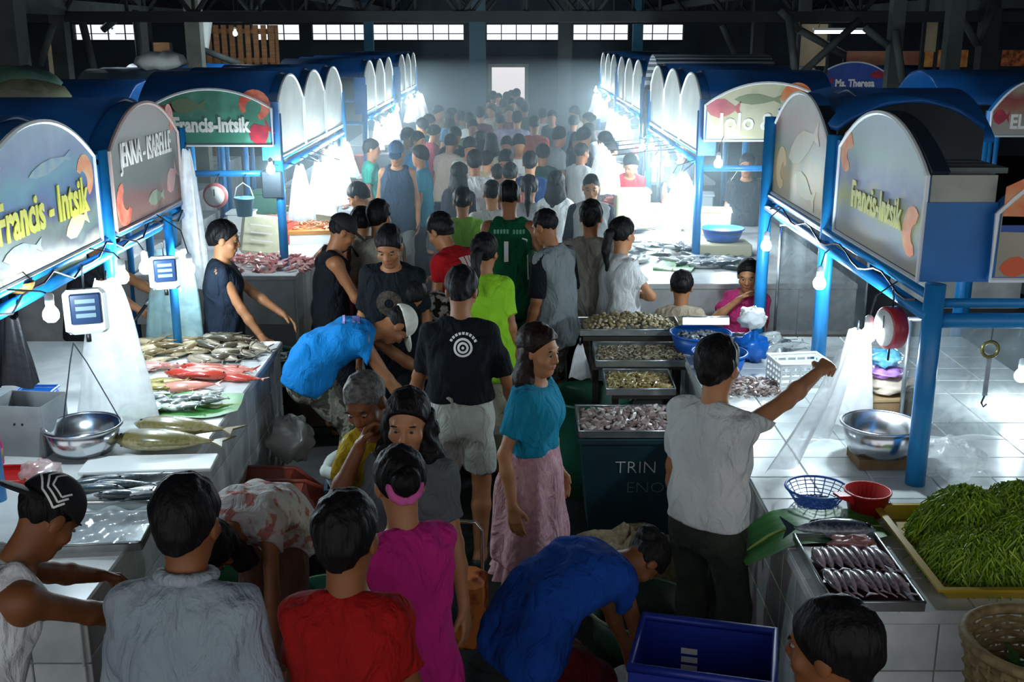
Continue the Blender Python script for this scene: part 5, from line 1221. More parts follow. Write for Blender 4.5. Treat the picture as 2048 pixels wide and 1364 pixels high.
def person(label, x, y, face, h=1.62, lod=1, bend=0, side=0, hp=10, hy=0, fat=1.0, fem=False, skin=0, hair='short', hc='k', top=None, tops='tee', hem=0.12, sleeve=0.62,
           bot=None, bots='pants', blen=1.0, la=None, ra=None, lp=None, rp=None, seat=None, squat=False, cap=None, capback=False, shoes=None, lgrip=0.35, rgrip=0.35,
           lfoot=(0, 0), rfoot=(0, 0), hipz=None, twist=0, name='person', extra=None, group=None, collar=None, shw=1.0, px=None, headpx=None, z0=0.0):
    s = h / 1.65
    a = R(bend); sd = R(side)
    hz = hipz if hipz is not None else (0.46 if seat else (0.3 if squat else 0.87))
    pel = V3(0, -0.2 * math.sin(a) if not seat else 0, hz)
    Rs = roty(sd)
    def fr(k): return Rs @ rotz(R(twist) * k) @ rotx(a * k)
    f0, f1, f2 = fr(0.3), fr(0.75), fr(1.0)
    up = lambda M: M @ V3(0, 0, 1)
    fw = lambda M: M @ V3(0, 1, 0)
    rt = lambda M: M @ V3(1, 0, 0)
    waist = pel + up(f0) * 0.15
    chest = waist + up(f1) * 0.2
    nb = chest + up(f2) * 0.165
    Mh = Rs @ rotz(R(twist + hy)) @ rotx(a * 0.85 + R(hp))
    if bend > 60: Mh = Rs @ rotz(R(twist + hy)) @ rotx(a * 0.8 + R(hp))
    hc_ = nb + nrm(up(f2) * 0.5 + up(Mh) * 0.5) * 0.075 + up(Mh) * 0.092 + fw(Mh) * 0.012
    sw = (0.134 if fem else 0.15) * shw
    L = {}
    sh = {-1: nb - up(f2) * 0.06 - rt(f2) * sw, 1: nb - up(f2) * 0.06 + rt(f2) * sw}
    hips = {-1: pel + rt(f0) * -0.085, 1: pel + rt(f0) * 0.085}
    arms = {}
    for sg, tgt, pole in ((-1, la, lp), (1, ra, rp)):
        if tgt is None:
            T = sh[sg] + V3(sg * 0.07, 0.05, -0.515)
        else: T = np.array(tgt, float)
        pl = np.array(pole, float) if pole is not None else V3(sg * 0.5, -1, -0.2)
        arms[sg] = (sh[sg],) + ik(sh[sg], T, 0.28, 0.25, pl)
    legs = {}
    for sg, fo in ((-1, lfoot), (1, rfoot)):
        if seat: A = V3(sg * 0.12 + fo[0], 0.36 + fo[1], 0.075); pl = V3(sg * 0.3, 0.5, 1)
        elif squat: A = V3(sg * 0.15 + fo[0], 0.1 + fo[1], 0.075); pl = V3(sg * 0.5, 1, 0.6)
        else: A = V3(sg * 0.1 + fo[0], fo[1], 0.075); pl = V3(sg * 0.15, 1, 0)
        legs[sg] = (hips[sg],) + ik(hips[sg], A, 0.405, 0.405, pl)
    w = fat * 0.9
    # torso rings (horizontal capsules): centre, frame, half width, radius
    rings = []
    def ring(c, M, hw, r): rings.append((c, rt(M), hw, r))
    hipw = 0.085 if fem else 0.07
    ring(pel - up(f0) * 0.04, f0, hipw * w, 0.103 * w); ring(pel + up(f0) * 0.06, f0, (hipw - .005) * w, 0.098 * w)
    ring(waist, f1, (0.052 if fem else 0.062) * w, 0.092 * w + 0.012 * (w - 1)); ring((waist + chest) / 2 , f1, 0.062 * w, 0.097 * w)
    ring(chest + fw(f2) * 0.004, f2, 0.073 * w, 0.104 * w); ring(chest + up(f2) * 0.075, f2, 0.066 * shw, 0.08)
    B = Sdf()
    hb, hh, hn = LODS[lod]
    for c, r_, hw, r in rings: B.cap(c - r_ * hw, c + r_ * hw, r, k=0.07)
    B.cap(sh[-1], sh[1], 0.056, k=0.05)
    B.cap(nb - up(f2) * 0.05, hc_ - up(Mh) * 0.06, 0.056, 0.05, k=0.04)
    if fem:
        for sg in (-1, 1): B.ell(chest + fw(f2) * 0.082 + rt(f2) * 0.065 * sg + up(f2) * 0.005, f2.T, (0.06, 0.052, 0.06), 0.04)
    for sg in (-1, 1):
        S, E, W = arms[sg]
        g = 0.9 if fem else 1.0
        B.cap(S, E, 0.047 * g * (0.5 + w / 2), 0.035 * g, k=0.03); B.cap(E, E + (W - E) * 0.35, 0.037 * g, 0.038 * g, k=0.02); B.cap(E + (W - E) * 0.35, W, 0.038 * g, 0.026 * g, k=0.02)
        H_, K, A = legs[sg]
        B.cap(H_, K, 0.082 * (0.5 + w / 2), 0.052, k=0.03); B.cap(K, K + (A - K) * 0.35, 0.05, 0.053, k=0.02); B.cap(K + (A - K) * 0.35, A, 0.053, 0.035, k=0.02)
        fd = V3(sg * 0.15, 1, 0); fd = nrm(fd)
        B.cap(A + V3(0, 0, -0.035) - fd * 0.04, A + V3(0, 0, -0.045) + fd * 0.14, 0.038, 0.028, k=0.03)
        if hn is None: B.cap(W, W + nrm(W - E) * 0.12, 0.03, 0.022, k=0.02)
    pieces = []
    v, q = B.mesh(hb); pieces.append((v, q, 0))
    # head
    HM = Mh.T      # rows are right, forward, up
    def hp_(x_, y_, z_): return hc_ + Mh @ V3(x_, y_, z_)
    D = Sdf()
    D.ell(hp_(0, -0.012, 0.028), HM, (0.074, 0.094, 0.09), 0.03)
    D.ell(hp_(0, 0.026, -0.035), HM, (0.06, 0.068, 0.085), 0.03)
    D.cap(hp_(-0.014, 0.062, -0.1), hp_(0.014, 0.062, -0.1), 0.02, k=0.03)
    D.cap(nb - up(f2) * 0.02, hc_ - up(Mh) * 0.05 - fw(Mh) * 0.01, 0.055, 0.05, k=0.03)
    if lod < 2:
        for sg in (-1, 1):
            D.ell(hp_(sg * 0.045, 0.06, -0.03), HM, (0.022, 0.02, 0.022), 0.02)
            D.ell(hp_(sg * 0.076, -0.008, -0.008), HM, (0.011, 0.022, 0.034), 0.008)
            D.sub(hp_(sg * 0.031, 0.098, 0.004), HM, (0.021, 0.016, 0.013), 0.014)
        D.cap(hp_(-0.032, 0.078, 0.026), hp_(0.032, 0.078, 0.026), 0.011, k=0.015)
        D.cap(hp_(0, 0.087, 0.01), hp_(0, 0.104, -0.028), 0.008, 0.012, k=0.012)
        D.cap(hp_(-0.013, 0.094, -0.034), hp_(0.013, 0.094, -0.034), 0.009, k=0.008)
        D.cap(hp_(-0.018, 0.085, -0.062), hp_(0.018, 0.085, -0.062), 0.009, k=0.01)
    v, q = D.mesh(hh); pieces.append((v, q, 0))
    if lod < 2:
        for sg in (-1, 1):
            v, q = ball(hp_(sg * 0.031, 0.077, 0.004), HM, (0.013, 0.0125, 0.0062)); pieces.append((v, q, 1))
            v, q = ball(hp_(sg * 0.031, 0.0855, 0.002), HM, (0.0075, 0.006, 0.0058)); pieces.append((v, q, 2))
            v, q = ball(hp_(sg * 0.033, 0.0855, 0.027), HM, (0.021, 0.006, 0.004)); pieces.append((v, q, 4))
        v, q = ball(hp_(0, 0.0925, -0.059), HM, (0.022, 0.005, 0.0045)); pieces.append((v, q, 3))
        v, q = ball(hp_(0, 0.0915, -0.068), HM, (0.018, 0.006, 0.0055)); pieces.append((v, q, 3))
    # hands
    if hn is not None:
        for sg, curl in ((-1, lgrip), (1, rgrip)):
            S, E, W = arms[sg]
            dr = nrm(W - E)
            med = V3(-sg, 0.15, 0) if tgt is None else V3(-sg * 0.6, 0.1, -0.8)   # palm normal
            if abs(dr[2]) < 0.6: med = V3(-sg * 0.3, 0.0, -1.0)
            pn = nrm(med - dr * (med @ dr)); lat = np.cross(dr, pn) * (1 if sg > 0 else 1)
            if lat @ V3(0, 1, 0.3) < 0: lat = -lat        # thumb side
            Hd = Sdf()
            Hd.cap(W - dr * 0.03, W + dr * 0.01, 0.026, 0.024, k=0.012)
            for i in range(4):
                o = (0.028 - 0.0185 * i); ln = (0.95, 1.06, 1.0, 0.8)[i]
                k0 = W + dr * 0.012 + lat * o * 0.5; k1 = W + dr * (0.086 - 0.006 * (i == 3)) + lat * o
                Hd.cap(k0, k1, 0.0125, 0.0108, k=0.013)
                ang = curl * 1.0; p = k1; dd = dr
                for sl, rr, f_ in ((0.042, 0.0098, 0.8), (0.026, 0.0088, 1.25), (0.021, 0.0078, 0.7)):
                    an = ang * f_; dd = nrm(dd * math.cos(an) + (pn - dd * (pn @ dd)) * math.sin(an)); e = p + dd * sl * ln
                    Hd.cap(p, e, rr, rr * 0.9, k=0.004); p = e
            t0 = W + dr * 0.028 + lat * 0.02; t1 = t0 + nrm(dr * 0.75 + lat * 0.75 + pn * 0.3) * 0.042; t2 = t1 + nrm(dr * 1.0 + lat * 0.2 + pn * (0.3 + curl * 0.5)) * 0.032
            Hd.cap(t0 - dr * 0.015 - lat * 0.01, t1, 0.014, 0.0115, k=0.012); Hd.cap(t1, t2, 0.0112, 0.0092, k=0.004)
            v, q = Hd.mesh(hn); pieces.append((v, q, 0))
    body = put(name, np_mesh('person', pieces, [SKINS[skin], M_eye, M_iris, M_lip, M_brow]), None, (x, y, z0), (0, 0, -R(face)), s)
    tag(body, label, 'person', group)
    ph = rnd.uniform(0, 6)
    famp = {0: 0.0085, 1: 0.007, 2: 0.004}[lod]
    shirt = None
    # ---- clothing
    if top:
        T_ = Sdf(); o = 0.014
        for i, (c, r_, hw, r) in enumerate(rings):
            ex = (0.012 if i < 3 else 0) + (0.02 if bend >= 50 and i < 3 else 0)
            T_.cap(c - r_ * hw, c + r_ * hw, r + o + ex * (0.5 if fem else 1), k=0.07)
        if hem > 0.1:
            lo_ = pel - up(f0) * 0.13
            T_.cap(lo_ - rt(f0) * hipw * 1.05, lo_ + rt(f0) * hipw * 1.05, 0.112 * w + 0.006, k=0.07)
        if fem:
            for sg in (-1, 1): T_.ell(chest + fw(f2) * 0.085 + rt(f2) * 0.063 * sg + up(f2) * 0.005, f2.T, (0.068, 0.056, 0.064), 0.05)
        if tops == 'tank':
            T_.cap(sh[-1] * 0.74 + sh[1] * 0.26, sh[1] * 0.74 + sh[-1] * 0.26, 0.073, k=0.045)
            for sg in (-1, 1):
                s0 = chest + up(f2) * 0.06 + rt(f2) * 0.07 * sg; s1 = nb + up(f2) * 0.0 + rt(f2) * 0.085 * sg
                T_.cap(s0 + fw(f2) * 0.088, s1 + fw(f2) * 0.035, 0.026, k=0.02); T_.cap(s1 + fw(f2) * 0.035, s1 - fw(f2) * 0.035, 0.026, k=0.02); T_.cap(s1 - fw(f2) * 0.035, s0 - fw(f2) * 0.088, 0.026, k=0.02)
        else:
            T_.cap(sh[-1], sh[1], 0.06, k=0.05)
            T_.cap(nb - up(f2) * 0.03 - rt(f2) * 0.05, nb - up(f2) * 0.03 + rt(f2) * 0.05, 0.064, k=0.05)
            for sg in (-1, 1):
                S, E, W = arms[sg]
                if sleeve <= 1:
                    e = S + (E - S) * sleeve; dr = nrm(E - S)
                    T_.cap(S, S + (E - S) * min(1, sleeve + 0.15), 0.055, 0.057 if tops == 'tee' else 0.056, k=0.03, cut=(e, dr))
                else:
                    e = E + (W - E) * min(1, sleeve - 1); dr = nrm(W - E)
                    T_.cap(S, E, 0.063, 0.05, k=0.03); T_.cap(E, W, 0.05, 0.042, k=0.025, cut=(e, dr))
        T_.folds = (famp, 34, 17, ph)
        T_.cut(pel - up(f0) * hem, -up(f0))
        nn = nrm(up(f2) + fw(f2) * (0.55 if tops != 'tank' else 0.65))
        T_.cut(nb + up(f2) * (0.022 if tops != 'tank' else 0.026) + fw(f2) * 0.0, nn)
        v, q = T_.mesh(hb); shirt = T_
        put('shirt' if tops != 'tank' else 'tank_top', np_mesh('shirt', [(v, q, 0)], [top]), body)
        if collar:
            Cc = Sdf()
            for i in range(14):
                an = 2 * math.pi * i / 14; an2 = 2 * math.pi * (i + 1) / 14
                pc = lambda t: nb + up(f2) * (0.028 + 0.012 * -math.sin(t)) + rt(f2) * 0.066 * math.cos(t) + fw(f2) * (0.008 + 0.066 * math.sin(t))
                Cc.cap(pc(an), pc(an2), 0.017, k=0.01)
            v, q = Cc.mesh(0.008); put('collar', np_mesh('collar', [(v, q, 0)], [collar]), body)
    if bot:
        P_ = Sdf(); o = 0.02
        for i, (c, r_, hw, r) in enumerate(rings[:2] if hem > -.06 else rings[:4]): P_.cap(c - r_ * hw, c + r_ * hw, r + 0.012, k=0.07)
        if bots in ('pants', 'shorts'):
            for sg in (-1, 1):
                H_, K, A = legs[sg]
                if blen <= 0.5:
                    e = H_ + (K - H_) * blen * 2; dr = nrm(K - H_); P_.cap(H_, e + dr * 0.06, 0.094 * (0.5 + w / 2), 0.085, k=0.03, cut=(e, dr))
                else:
                    e = K + (A - K) * (blen - 0.5) * 2; dr = nrm(A - K)
                    P_.cap(H_, K, 0.094 * (0.5 + w / 2), 0.074, k=0.03); P_.cap(K, A, 0.074, 0.06, k=0.025, cut=(e + dr * 0.02, dr))
        else:
            zh = 0.87 - blen * 0.8
            n = 6
            for i in range(n + 1):
                t = i / n; c = pel * (1 - t) + V3(0, pel[1] * 0.3, zh) * t
                P_.cap(c - V3(hipw * 1.0 + 0.03 * t, 0, 0), c + V3(hipw + 0.03 * t, 0, 0), 0.118 + 0.025 * t, k=0.06)
            P_.cut(V3(0, 0, zh), V3(0, 0, -1))
        P_.folds = (famp * (1.0 if bots != 'skirt' else 2.0), 30, 9 if bots != 'skirt' else 2, ph + 2)
        P_.cut(pel + up(f0) * min(0.12 if hem > -.06 else .3, (0.05 if bots != 'skirt' else 0.015) - hem * (1 if bend < 50 else 0.2)), up(f0))
        v, q = P_.mesh(hb); put({'pants': 'trousers', 'shorts': 'shorts', 'skirt': 'skirt'}[bots], np_mesh('bottoms', [(v, q, 0)], [bot]), body)
    if shoes and lod < 2:
        for sg in (-1, 1):
            A = legs[sg][2]; fd = nrm(V3(sg * 0.15, 1, 0)); F_ = Sdf()
            F_.cap(A + V3(0, 0, -0.05) - fd * 0.05, A + V3(0, 0, -0.05) + fd * 0.15, 0.04, 0.036, k=0.03); F_.cut(V3(0, 0, 0.001), V3(0, 0, -1))
            v, q = F_.mesh(0.012); put('shoe', np_mesh('shoe', [(v, q, 0)], [shoes]), body)
    # ---- hair
    hm = HAIRC[hc]
    def hair_mesh(G, nm='hair', amp=0.0035):
        G.folds = (amp if lod < 2 else 0.0, 95, 40, ph)
        v, q = G.mesh(hh * 1.1); return put(nm, np_mesh(nm, [(v, q, 0)], [hm]), body)
    if hair != 'none':
        G = Sdf()
        big = 1.0 if hair in ('short', 'crop') else 1.03
        if hair == 'crop': G.ell(hp_(0, -0.018, 0.034), HM, (0.08, 0.1, 0.092), 0.01)
        else: G.ell(hp_(0, -0.02, 0.038), HM, (0.087 * big, 0.108 * big, 0.1), 0.01)
        nn = nrm(Mh @ V3(0, 1, -0.85))
        G.cut(hp_(0, {'fringe': 0.06, 'short': 0.042, 'crop': 0.04}.get(hair, 0.026), 0.02), nn)
        if hair in ('short', 'crop', 'fringe'): G.cut(hp_(0, -0.06, -0.055), Mh @ V3(0, 0.35, -1))
        else: G.cut(hp_(0, -0.06, -0.075), Mh @ V3(0, 0.35, -1))
        if hair == 'short' or hair == 'fringe':
            G.cap(hp_(0, -0.075, -0.01), hp_(0, -0.066, -0.045), 0.05, 0.042, k=0.03)
        hair_mesh(G)
        bk = -fw(Mh); 
        dn = V3(0, 0, -1)
        if hair == 'pony':
            G2 = Sdf(); p0 = hp_(0, -0.1, 0.03); p1 = p0 + bk * 0.06 + dn * 0.03; p2 = p1 + bk * 0.03 + dn * 0.12; p3 = p2 + dn * 0.15 - bk * 0.02
            for pa, pb, ra_, rb_ in ((p0, p1, 0.028, 0.034), (p1, p2, 0.036, 0.032), (p2, p3, 0.032, 0.012)): G2.cap(pa, pb, ra_, rb_, k=0.02)
            hair_mesh(G2, 'ponytail')
        elif hair == 'bun':
            G2 = Sdf(); c = hp_(0, -0.115, 0.02); G2.ell(c, HM, (0.052, 0.045, 0.052), 0.02); G2.cap(hp_(0, -0.06, 0.02), c, 0.03, k=0.02)
            hair_mesh(G2, 'bun')
        elif hair == 'long' or hair == 'curly':
            G2 = Sdf()
            R_ = 0.055 if hair == 'curly' else 0.042
            for ang in (-70, -35, 0, 35, 70):
                an = R(ang); p0 = hp_(0.06 * math.sin(an), -0.055 * math.cos(an) - 0.01, 0.0)
                out = nrm(Mh @ V3(math.sin(an), -math.cos(an), 0))
                p1 = p0 + out * 0.02 + nrm(dn * 0.8 - up(f2) * 0.4) * 0.15; p2 = p1 + nrm(dn * 0.5 - up(f2) * 0.7) * (0.13 if hair == 'long' else 0.16) + (-fw(f2)) * 0.015
                G2.cap(p0, p1, R_ * 0.9, R_, k=0.03); G2.cap(p1, p2, R_, R_ * 0.6, k=0.03)
            hair_mesh(G2, 'hair_lengths', 0.003 if hair == 'long' else 0.008)
    if cap is not None:
        m1, m2 = cap; G = Sdf()
        G.ell(hp_(0, -0.014, 0.036), HM, (0.09, 0.11, 0.102), 0.01); G.cut(hp_(0, 0, 0.032), Mh @ V3(0, -0.15, -1))
        v, q = G.mesh(hh); co_ = put('cap', np_mesh('cap', [(v, q, 0)], [m1]), body)
        sg = -1 if capback else 1
        G = Sdf(); tl = rotx(R(14 * sg)); G.ell(hp_(0, sg * 0.125 - 0.01, 0.03), (Mh @ tl).T, (0.074, 0.08, 0.011), 0.01)
        v, q = G.mesh(hh); put('brim', np_mesh('brim', [(v, q, 0)], [m2]), co_)
        co_['_sdf'] = 0
    info = dict(body=body, shirt=shirt, f2=f2, chest=chest, nb=nb, pel=pel, arms=arms, Mh=Mh, hc=hc_, s=s, sh=sh, rings=rings, up=up(f2), fw=fw(f2), rt=rt(f2), waist=waist, legs=legs)
    PEOPLE.append(info)
    return info
def decal(info, me, origin, U, Vv, N, parent=None, name='print', off=0.003, sdf=None):
    """lay a flat mesh (x,y) on the shirt: start outside along N and march in to the cloth"""
    sdf = sdf or info['shirt']
    n = len(me.vertices); co = np.empty(n * 3, F32); me.vertices.foreach_get('co', co); co = co.reshape(-1, 3).astype(float)
    P = origin + co[:, :1] * U + co[:, 1:2] * Vv + N * 0.25
    for _ in range(40):
        d = sdf.at(P); P = P - N * np.clip(d - off, -0.02, 0.05)[:, None] * 0.9
    me.vertices.foreach_set('co', P.astype(F32).ravel()); me.update()
    return put(name, me, parent or info['body'])
def flat_text(txt, size, m, sx=1, bold=0.0):
    return text_mesh(txt, size, m, 0.0, sx, bold)
def flat_poly(polys, m):
    mb = MB()
    for p in polys: mb.add([(a, b, 0) for a, b in p], [tuple(range(len(p)))])
    return mb.mesh('print', m)
def ringpoly(r0, r1, n=24):
    out = []
    for i in range(n):
        a, b = 2 * math.pi * i / n, 2 * math.pi * (i + 1) / n
        out.append([(r0 * math.cos(a), r0 * math.sin(a)), (r1 * math.cos(a), r1 * math.sin(a)), (r1 * math.cos(b), r1 * math.sin(b)), (r0 * math.cos(b), r0 * math.sin(b))])
    return out
def gridpoly(w, h_, nx=6, ny=6):
    return [[(-w / 2 + w * i / nx, -h_ / 2 + h_ * j / ny), (-w / 2 + w * (i + 1) / nx, -h_ / 2 + h_ * j / ny), (-w / 2 + w * (i + 1) / nx, -h_ / 2 + h_ * (j + 1) / ny), (-w / 2 + w * i / nx, -h_ / 2 + h_ * (j + 1) / ny)] for i in range(nx) for j in range(ny)]
# ------------------------------------------------------------------ the crowd
def P_(label, px, py, face, h=1.62, pos=None, lw=None, rw=None, **k):
    p = atz(px, py, h * 0.955) if pos is None else Vector((pos[0], pos[1], 0))
    s = h / 1.65; f = R(face)
    def loc(w):
        dx, dy = w[0] - p.x, w[1] - p.y
        return ((dx * math.cos(f) - dy * math.sin(f)) / s, (dx * math.sin(f) + dy * math.cos(f)) / s, w[2] / s)
    if lw is not None: k['la'] = loc(lw)
    if rw is not None: k['ra'] = loc(rw)
    return person(label, p.x, p.y, face, h, **k)
white = cloth('d4d6d4', 'c4c8c8', 5); black = cloth('121418'); navy = cloth('17202e', '1c2838', 4); dk = cloth('181a1e')
jeans = cloth('2c3a52', '24304a', 9); khaki = cloth('6a6454', '4c4a3e', 14, lo=.45, hi=.55, c3='3a3a32'); greyc = cloth('82847e', '747670', 5); camo = cloth('6a6a5e', '3e4038', 13, lo=.44, hi=.56, c3='8a8878')
brownp = cloth('4a3a30'); redp = cloth('5a1014', '4a0c10', 5); M_slip = mat('slipper', '1c1c20', 0.6)
# --- foreground
capw = mat('cap_black', '0c0c0e', 0.8, bump=0.2, bscale=120)
i1 = P_('man in white tank top and backward black cap at the counter corner', 128, 975, 52, 1.62, lod=0, bend=28, hp=22, hy=12, fat=1.05, skin=2, hair='crop', top=white, tops='tank', hem=0.16, bot=khaki, bots='shorts', blen=0.55,
        pos=(-1.55, 2.95), rw=(-1.2, 3.3, 0.98), lw=(-1.42, 3.66, 0.93), rp=(1, -.6, -1), lp=(-1, -.6, -1), rgrip=0.6, lgrip=0.5, cap=(capw, capw), capback=True)
i2 = P_('man in pale grey collared shirt with his back turned', 356, 1042, 6, 1.7, lod=0, bend=5, hp=8, fat=1.05, shw=1.0, hair='short', skin=2, top=cloth('8e9aa0', '84909a', 5), sleeve=0.95, hem=0.18, collar=cloth('98a2a8'), bot=dk, bots='pants')
i3 = P_('person in floral white shirt bending double beside the counter', 0, 0, 192, 1.52, pos=(-1.06, 4.22), lod=0, bend=98, hp=0, fem=True, hair='long', skin=2, top=cloth('b8b6b4', 'a06a62', 16, lo=.52, hi=.6, c3='b8aaa4'), sleeve=1.4, hem=0.12, bot=cloth('5c3c34', '4a302a', 5), bots='pants', blen=0.8,
        la=(-0.22, 0.42, 0.42), ra=(0.25, 0.4, 0.42), lgrip=0.6, rgrip=0.6)
i4 = P_('man in plain red T-shirt with his back turned', 684, 1068, 4, 1.66, lod=0, bend=4, hp=4, hy=-8, shw=0.78, fat=0.85, hair='short', skin=2, top=cloth('a01410', '88100e', 4), hem=0.2, bot=dk, la=(-0.2, 0.16, 0.8), ra=(0.2, 0.14, 0.8))
i5 = P_('woman in bright pink top with pink scrunchie in her hair', 808, 962, -32, 1.56, lod=0, bend=4, hp=12, hy=-14, fem=True, hair='bun', skin=1, top=cloth('cc2a86', 'b82478', 4), sleeve=0.62, hem=0.2, bot=cloth('c4a8a8', '9a6a74', 18, lo=.45, hi=.6), bots='shorts', blen=0.5,
        la=(-0.1, 0.3, 1.05), ra=(0.05, 0.32, 1.02), lp=(-1, -.4, -.6), rp=(1, -.5, -.6), fat=0.95, shw=0.95)
Gs = Sdf(); Mh = i5['Mh']; c_ = i5['hc'] + Mh @ V3(0, -0.088, 0.0)
for q_ in range(10):
    a_, b_ = 2 * math.pi * q_ / 10, 2 * math.pi * (q_ + 1) / 10
    Gs.cap(c_ + Mh @ V3(0.045 * math.cos(a_), 0, 0.045 * math.sin(a_)), c_ + Mh @ V3(0.045 * math.cos(b_), 0, 0.045 * math.sin(b_)), 0.017 + 0.004 * (q_ % 2), k=0.008)
v_, q2_ = Gs.mesh(0.007); put('scrunchie', np_mesh('scrunchie', [(v_, q2_, 0)], [cloth('d060a0')]), i5['body'])
i6 = P_('woman in grey T-shirt with long curly hair looking down', 820, 824, 200, 1.56, lod=0, bend=2, hp=8, hy=14, fem=True, hair='curly', skin=1, top=cloth('62686a', '565c60', 5), sleeve=0.65, hem=0.2, bot=black, fat=1.08, ra=(0.24, 0.22, 0.85), la=(-0.27, 0.1, 0.78))
i7 = P_('older man in yellow shirt holding his hand to his mouth', 738, 806, 190, 1.6, pos=(-.44, 4.12), shw=0.88, side=9, lod=0, bend=6, hp=20, hy=-14, hair='crop', hc='g', skin=2, top=cloth('b89a18', 'a48a14', 4), sleeve=0.6, bot=dk, ra=(0.12, 0.19, 1.37), rp=(0.35, 0.5, -1.0), la=(0.0, 0.24, 1.05), rgrip=0.7)
i8 = P_('boy with black bowl-cut hair beside the tray of fish', 1683, 1282, -62, 1.58, lod=0, hp=6, hy=-6, hair='fringe', skin=2, top=cloth('a8a8a4', '989894', 5), bot=dk, sleeve=0.6)
i9 = P_('woman in blue T-shirt and red trousers bending to the floor', 0, 0, 58, 1.5, pos=(0.22, 3.82), hipz=0.76, lod=0, bend=96, hp=16, hy=0, fem=True, hair='bun', skin=2, top=cloth('14479e', '103a86', 4), sleeve=0.8, hem=0.2, bot=redp, bots='pants', blen=0.95,
        la=(-0.02, 0.42, 0.3), ra=(0.2, 0.36, 0.24), lgrip=0.7, rgrip=0.7, fat=1.12, shoes=M_slip, lp=(-.6, .2, 1), rp=(1, -.3, .6))
i10 = P_('woman in teal V-neck T-shirt and pink ruffled skirt', 1066, 688, 112, 1.55, lod=0, bend=2, hp=6, hy=-12, fem=True, hair='long', hc='b', skin=1, top=cloth('1484a4', '107694', 4), sleeve=0.66, hem=-0.17, bot=cloth('c49aa0', 'b48890', 30, lo=.4, hi=.6), bots='skirt', blen=0.5, fat=1.1,
         ra=(0.27, 0.0, 0.83), la=(-0.28, 0.04, 0.83), shoes=M_slip)
mr = MB()
for q_ in range(48):
    for rr, zz in ((0, 0), (1, -1)): pass
def ruffle(u, v):
    a = 2 * math.pi * u; w_ = 0.155 + 0.05 * v + (0.014 * v + 0.004) * math.sin(a * 17); return ((0.05 + w_) * math.cos(a), w_ * math.sin(a), 0.5 - 0.13 * v)
MB().sheet(ruffle, 136, 5).obj('ruffle', cloth('c8a2a6', 'b89096', 20), i10['body'])
i11 = P_('man in black T-shirt with round white emblem on the back', 918, 574, 4, 1.66, lod=0, bend=5, hp=16, hy=-6, hair='short', skin=0, top=cloth('0e1216', '141a20', 4), sleeve=0.85, hem=-0.1, bot=cloth('aeb2a8', '9aa098', 9), bots='shorts', blen=0.4, la=(-0.3, 0.16, 0.82), ra=(0.28, 0.14, 0.86), shoes=M_slip, fat=1.04)
bk_ = -i11['fw']; o_ = i11['chest'] + i11['up'] * 0.05 + i11['rt'] * 0.03
decal(i11, flat_poly(ringpoly(0.038, 0.05) + ringpoly(0.018, 0.03) + ringpoly(0.0, 0.008, 8), M_wht), o_, i11['rt'], i11['up'], bk_, name='emblem')
arc_ = []
for q_ in range(9):
    a = R(150 - q_ * 15); arc_.append([(math.cos(a + d_) * r_ , math.sin(a + d_) * r_) for d_, r_ in ((-.09, .066), (.09, .066), (.09, .08), (-.09, .08))][::-1])
decal(i11, flat_poly(arc_, M_wht), o_, i11['rt'], i11['up'], bk_, name='emblem_lettering')
i12 = P_('man in bright blue T-shirt and white cap stooping over the tubs', 0, 0, 82, 1.68, pos=(-1.08, 6.6), hipz=0.78, lod=0, bend=80, hp=8, hy=14, hair='crop', skin=0, top=cloth('0f7ec8', '0c70b4', 4), sleeve=0.95, hem=0.06, bot=camo, bots='shorts', blen=0.62, fat=1.05,
         la=(-0.16, 0.66, 0.62), ra=(0.2, 0.5, 0.5), cap=(mat('cap_white', 'd8d8cc', 0.85, c2='c8c8bc', scale=30), mat('cap_white_b', 'd4d4c8', 0.85)))
b_ = i12
decal(b_, flat_poly([[(x_ + a_, z_ * .045) for a_, z_ in ((0, 0), (.026, 0), (.026, 1), (0, 1))] for x_ in [-.085 + k_ * .036 for k_ in range(5)]], mat('print_violet', 'a090d8', 0.7)), b_['chest'] + b_['up'] * 0.07, b_['rt'], b_['up'], -b_['fw'], name='shirt_lettering')
decal(b_, flat_poly(gridpoly(0.2, 0.016, 8, 1), mat('print_lilac', 'b8a8e8', 0.7)), b_['chest'] + b_['up'] * 0.02, b_['rt'], b_['up'], -b_['fw'], name='shirt_stripe')
i13 = P_('person in black and white patterned shirt stooping behind the crates', 818, 632, 196, 1.55, pos=(-0.55, 7.25), lod=1, bend=62, hp=10, fem=True, hair='pony', skin=0, top=cloth('2a2626', 'c0b8b4', 22, lo=.5, hi=.56), hem=0.1, bot=jeans)
i14 = P_('woman in lime T-shirt with a dark ponytail, back turned', 968, 498, 10, 1.6, lod=0, hp=4, hy=-10, fem=True, hair='pony', skin=0, top=cloth('8cc42a', '7eb424', 4), sleeve=0.7, hem=0.2, bot=cloth('a09a88'), fat=1.12)
i15 = P_('tall man in green basketball jersey with white piping', 1018, 388, 0, 1.76, lod=0, hp=10, hair='crop', skin=0, top=cloth('0c5a38', '0a4e30', 4), tops='tank', hem=0.25, bot=cloth('0c4a30'), bots='shorts', blen=0.5, fat=1.08, ra=(0.32, 0.0, 0.86))
N_ = -i15['fw']; U_, W_ = i15['rt'], i15['up']
decal(i15, flat_text('1', 0.2, M_wht, 1.0, 0.006), i15['chest'] - W_ * 0.05 - U_ * 0.02, U_, W_, N_, name='number')
decal(i15, flat_poly([[(x_ + a_, z_ * .03) for a_, z_ in ((0, 0), (.016, 0), (.016, 1), (0, 1))] for x_ in [-.11 + k_ * .023 for k_ in range(10) if k_ != 5]], mat('print_mint', '6ca48c', 0.7)), i15['chest'] + W_ * 0.085, U_, W_, N_, name='shirt_lettering')
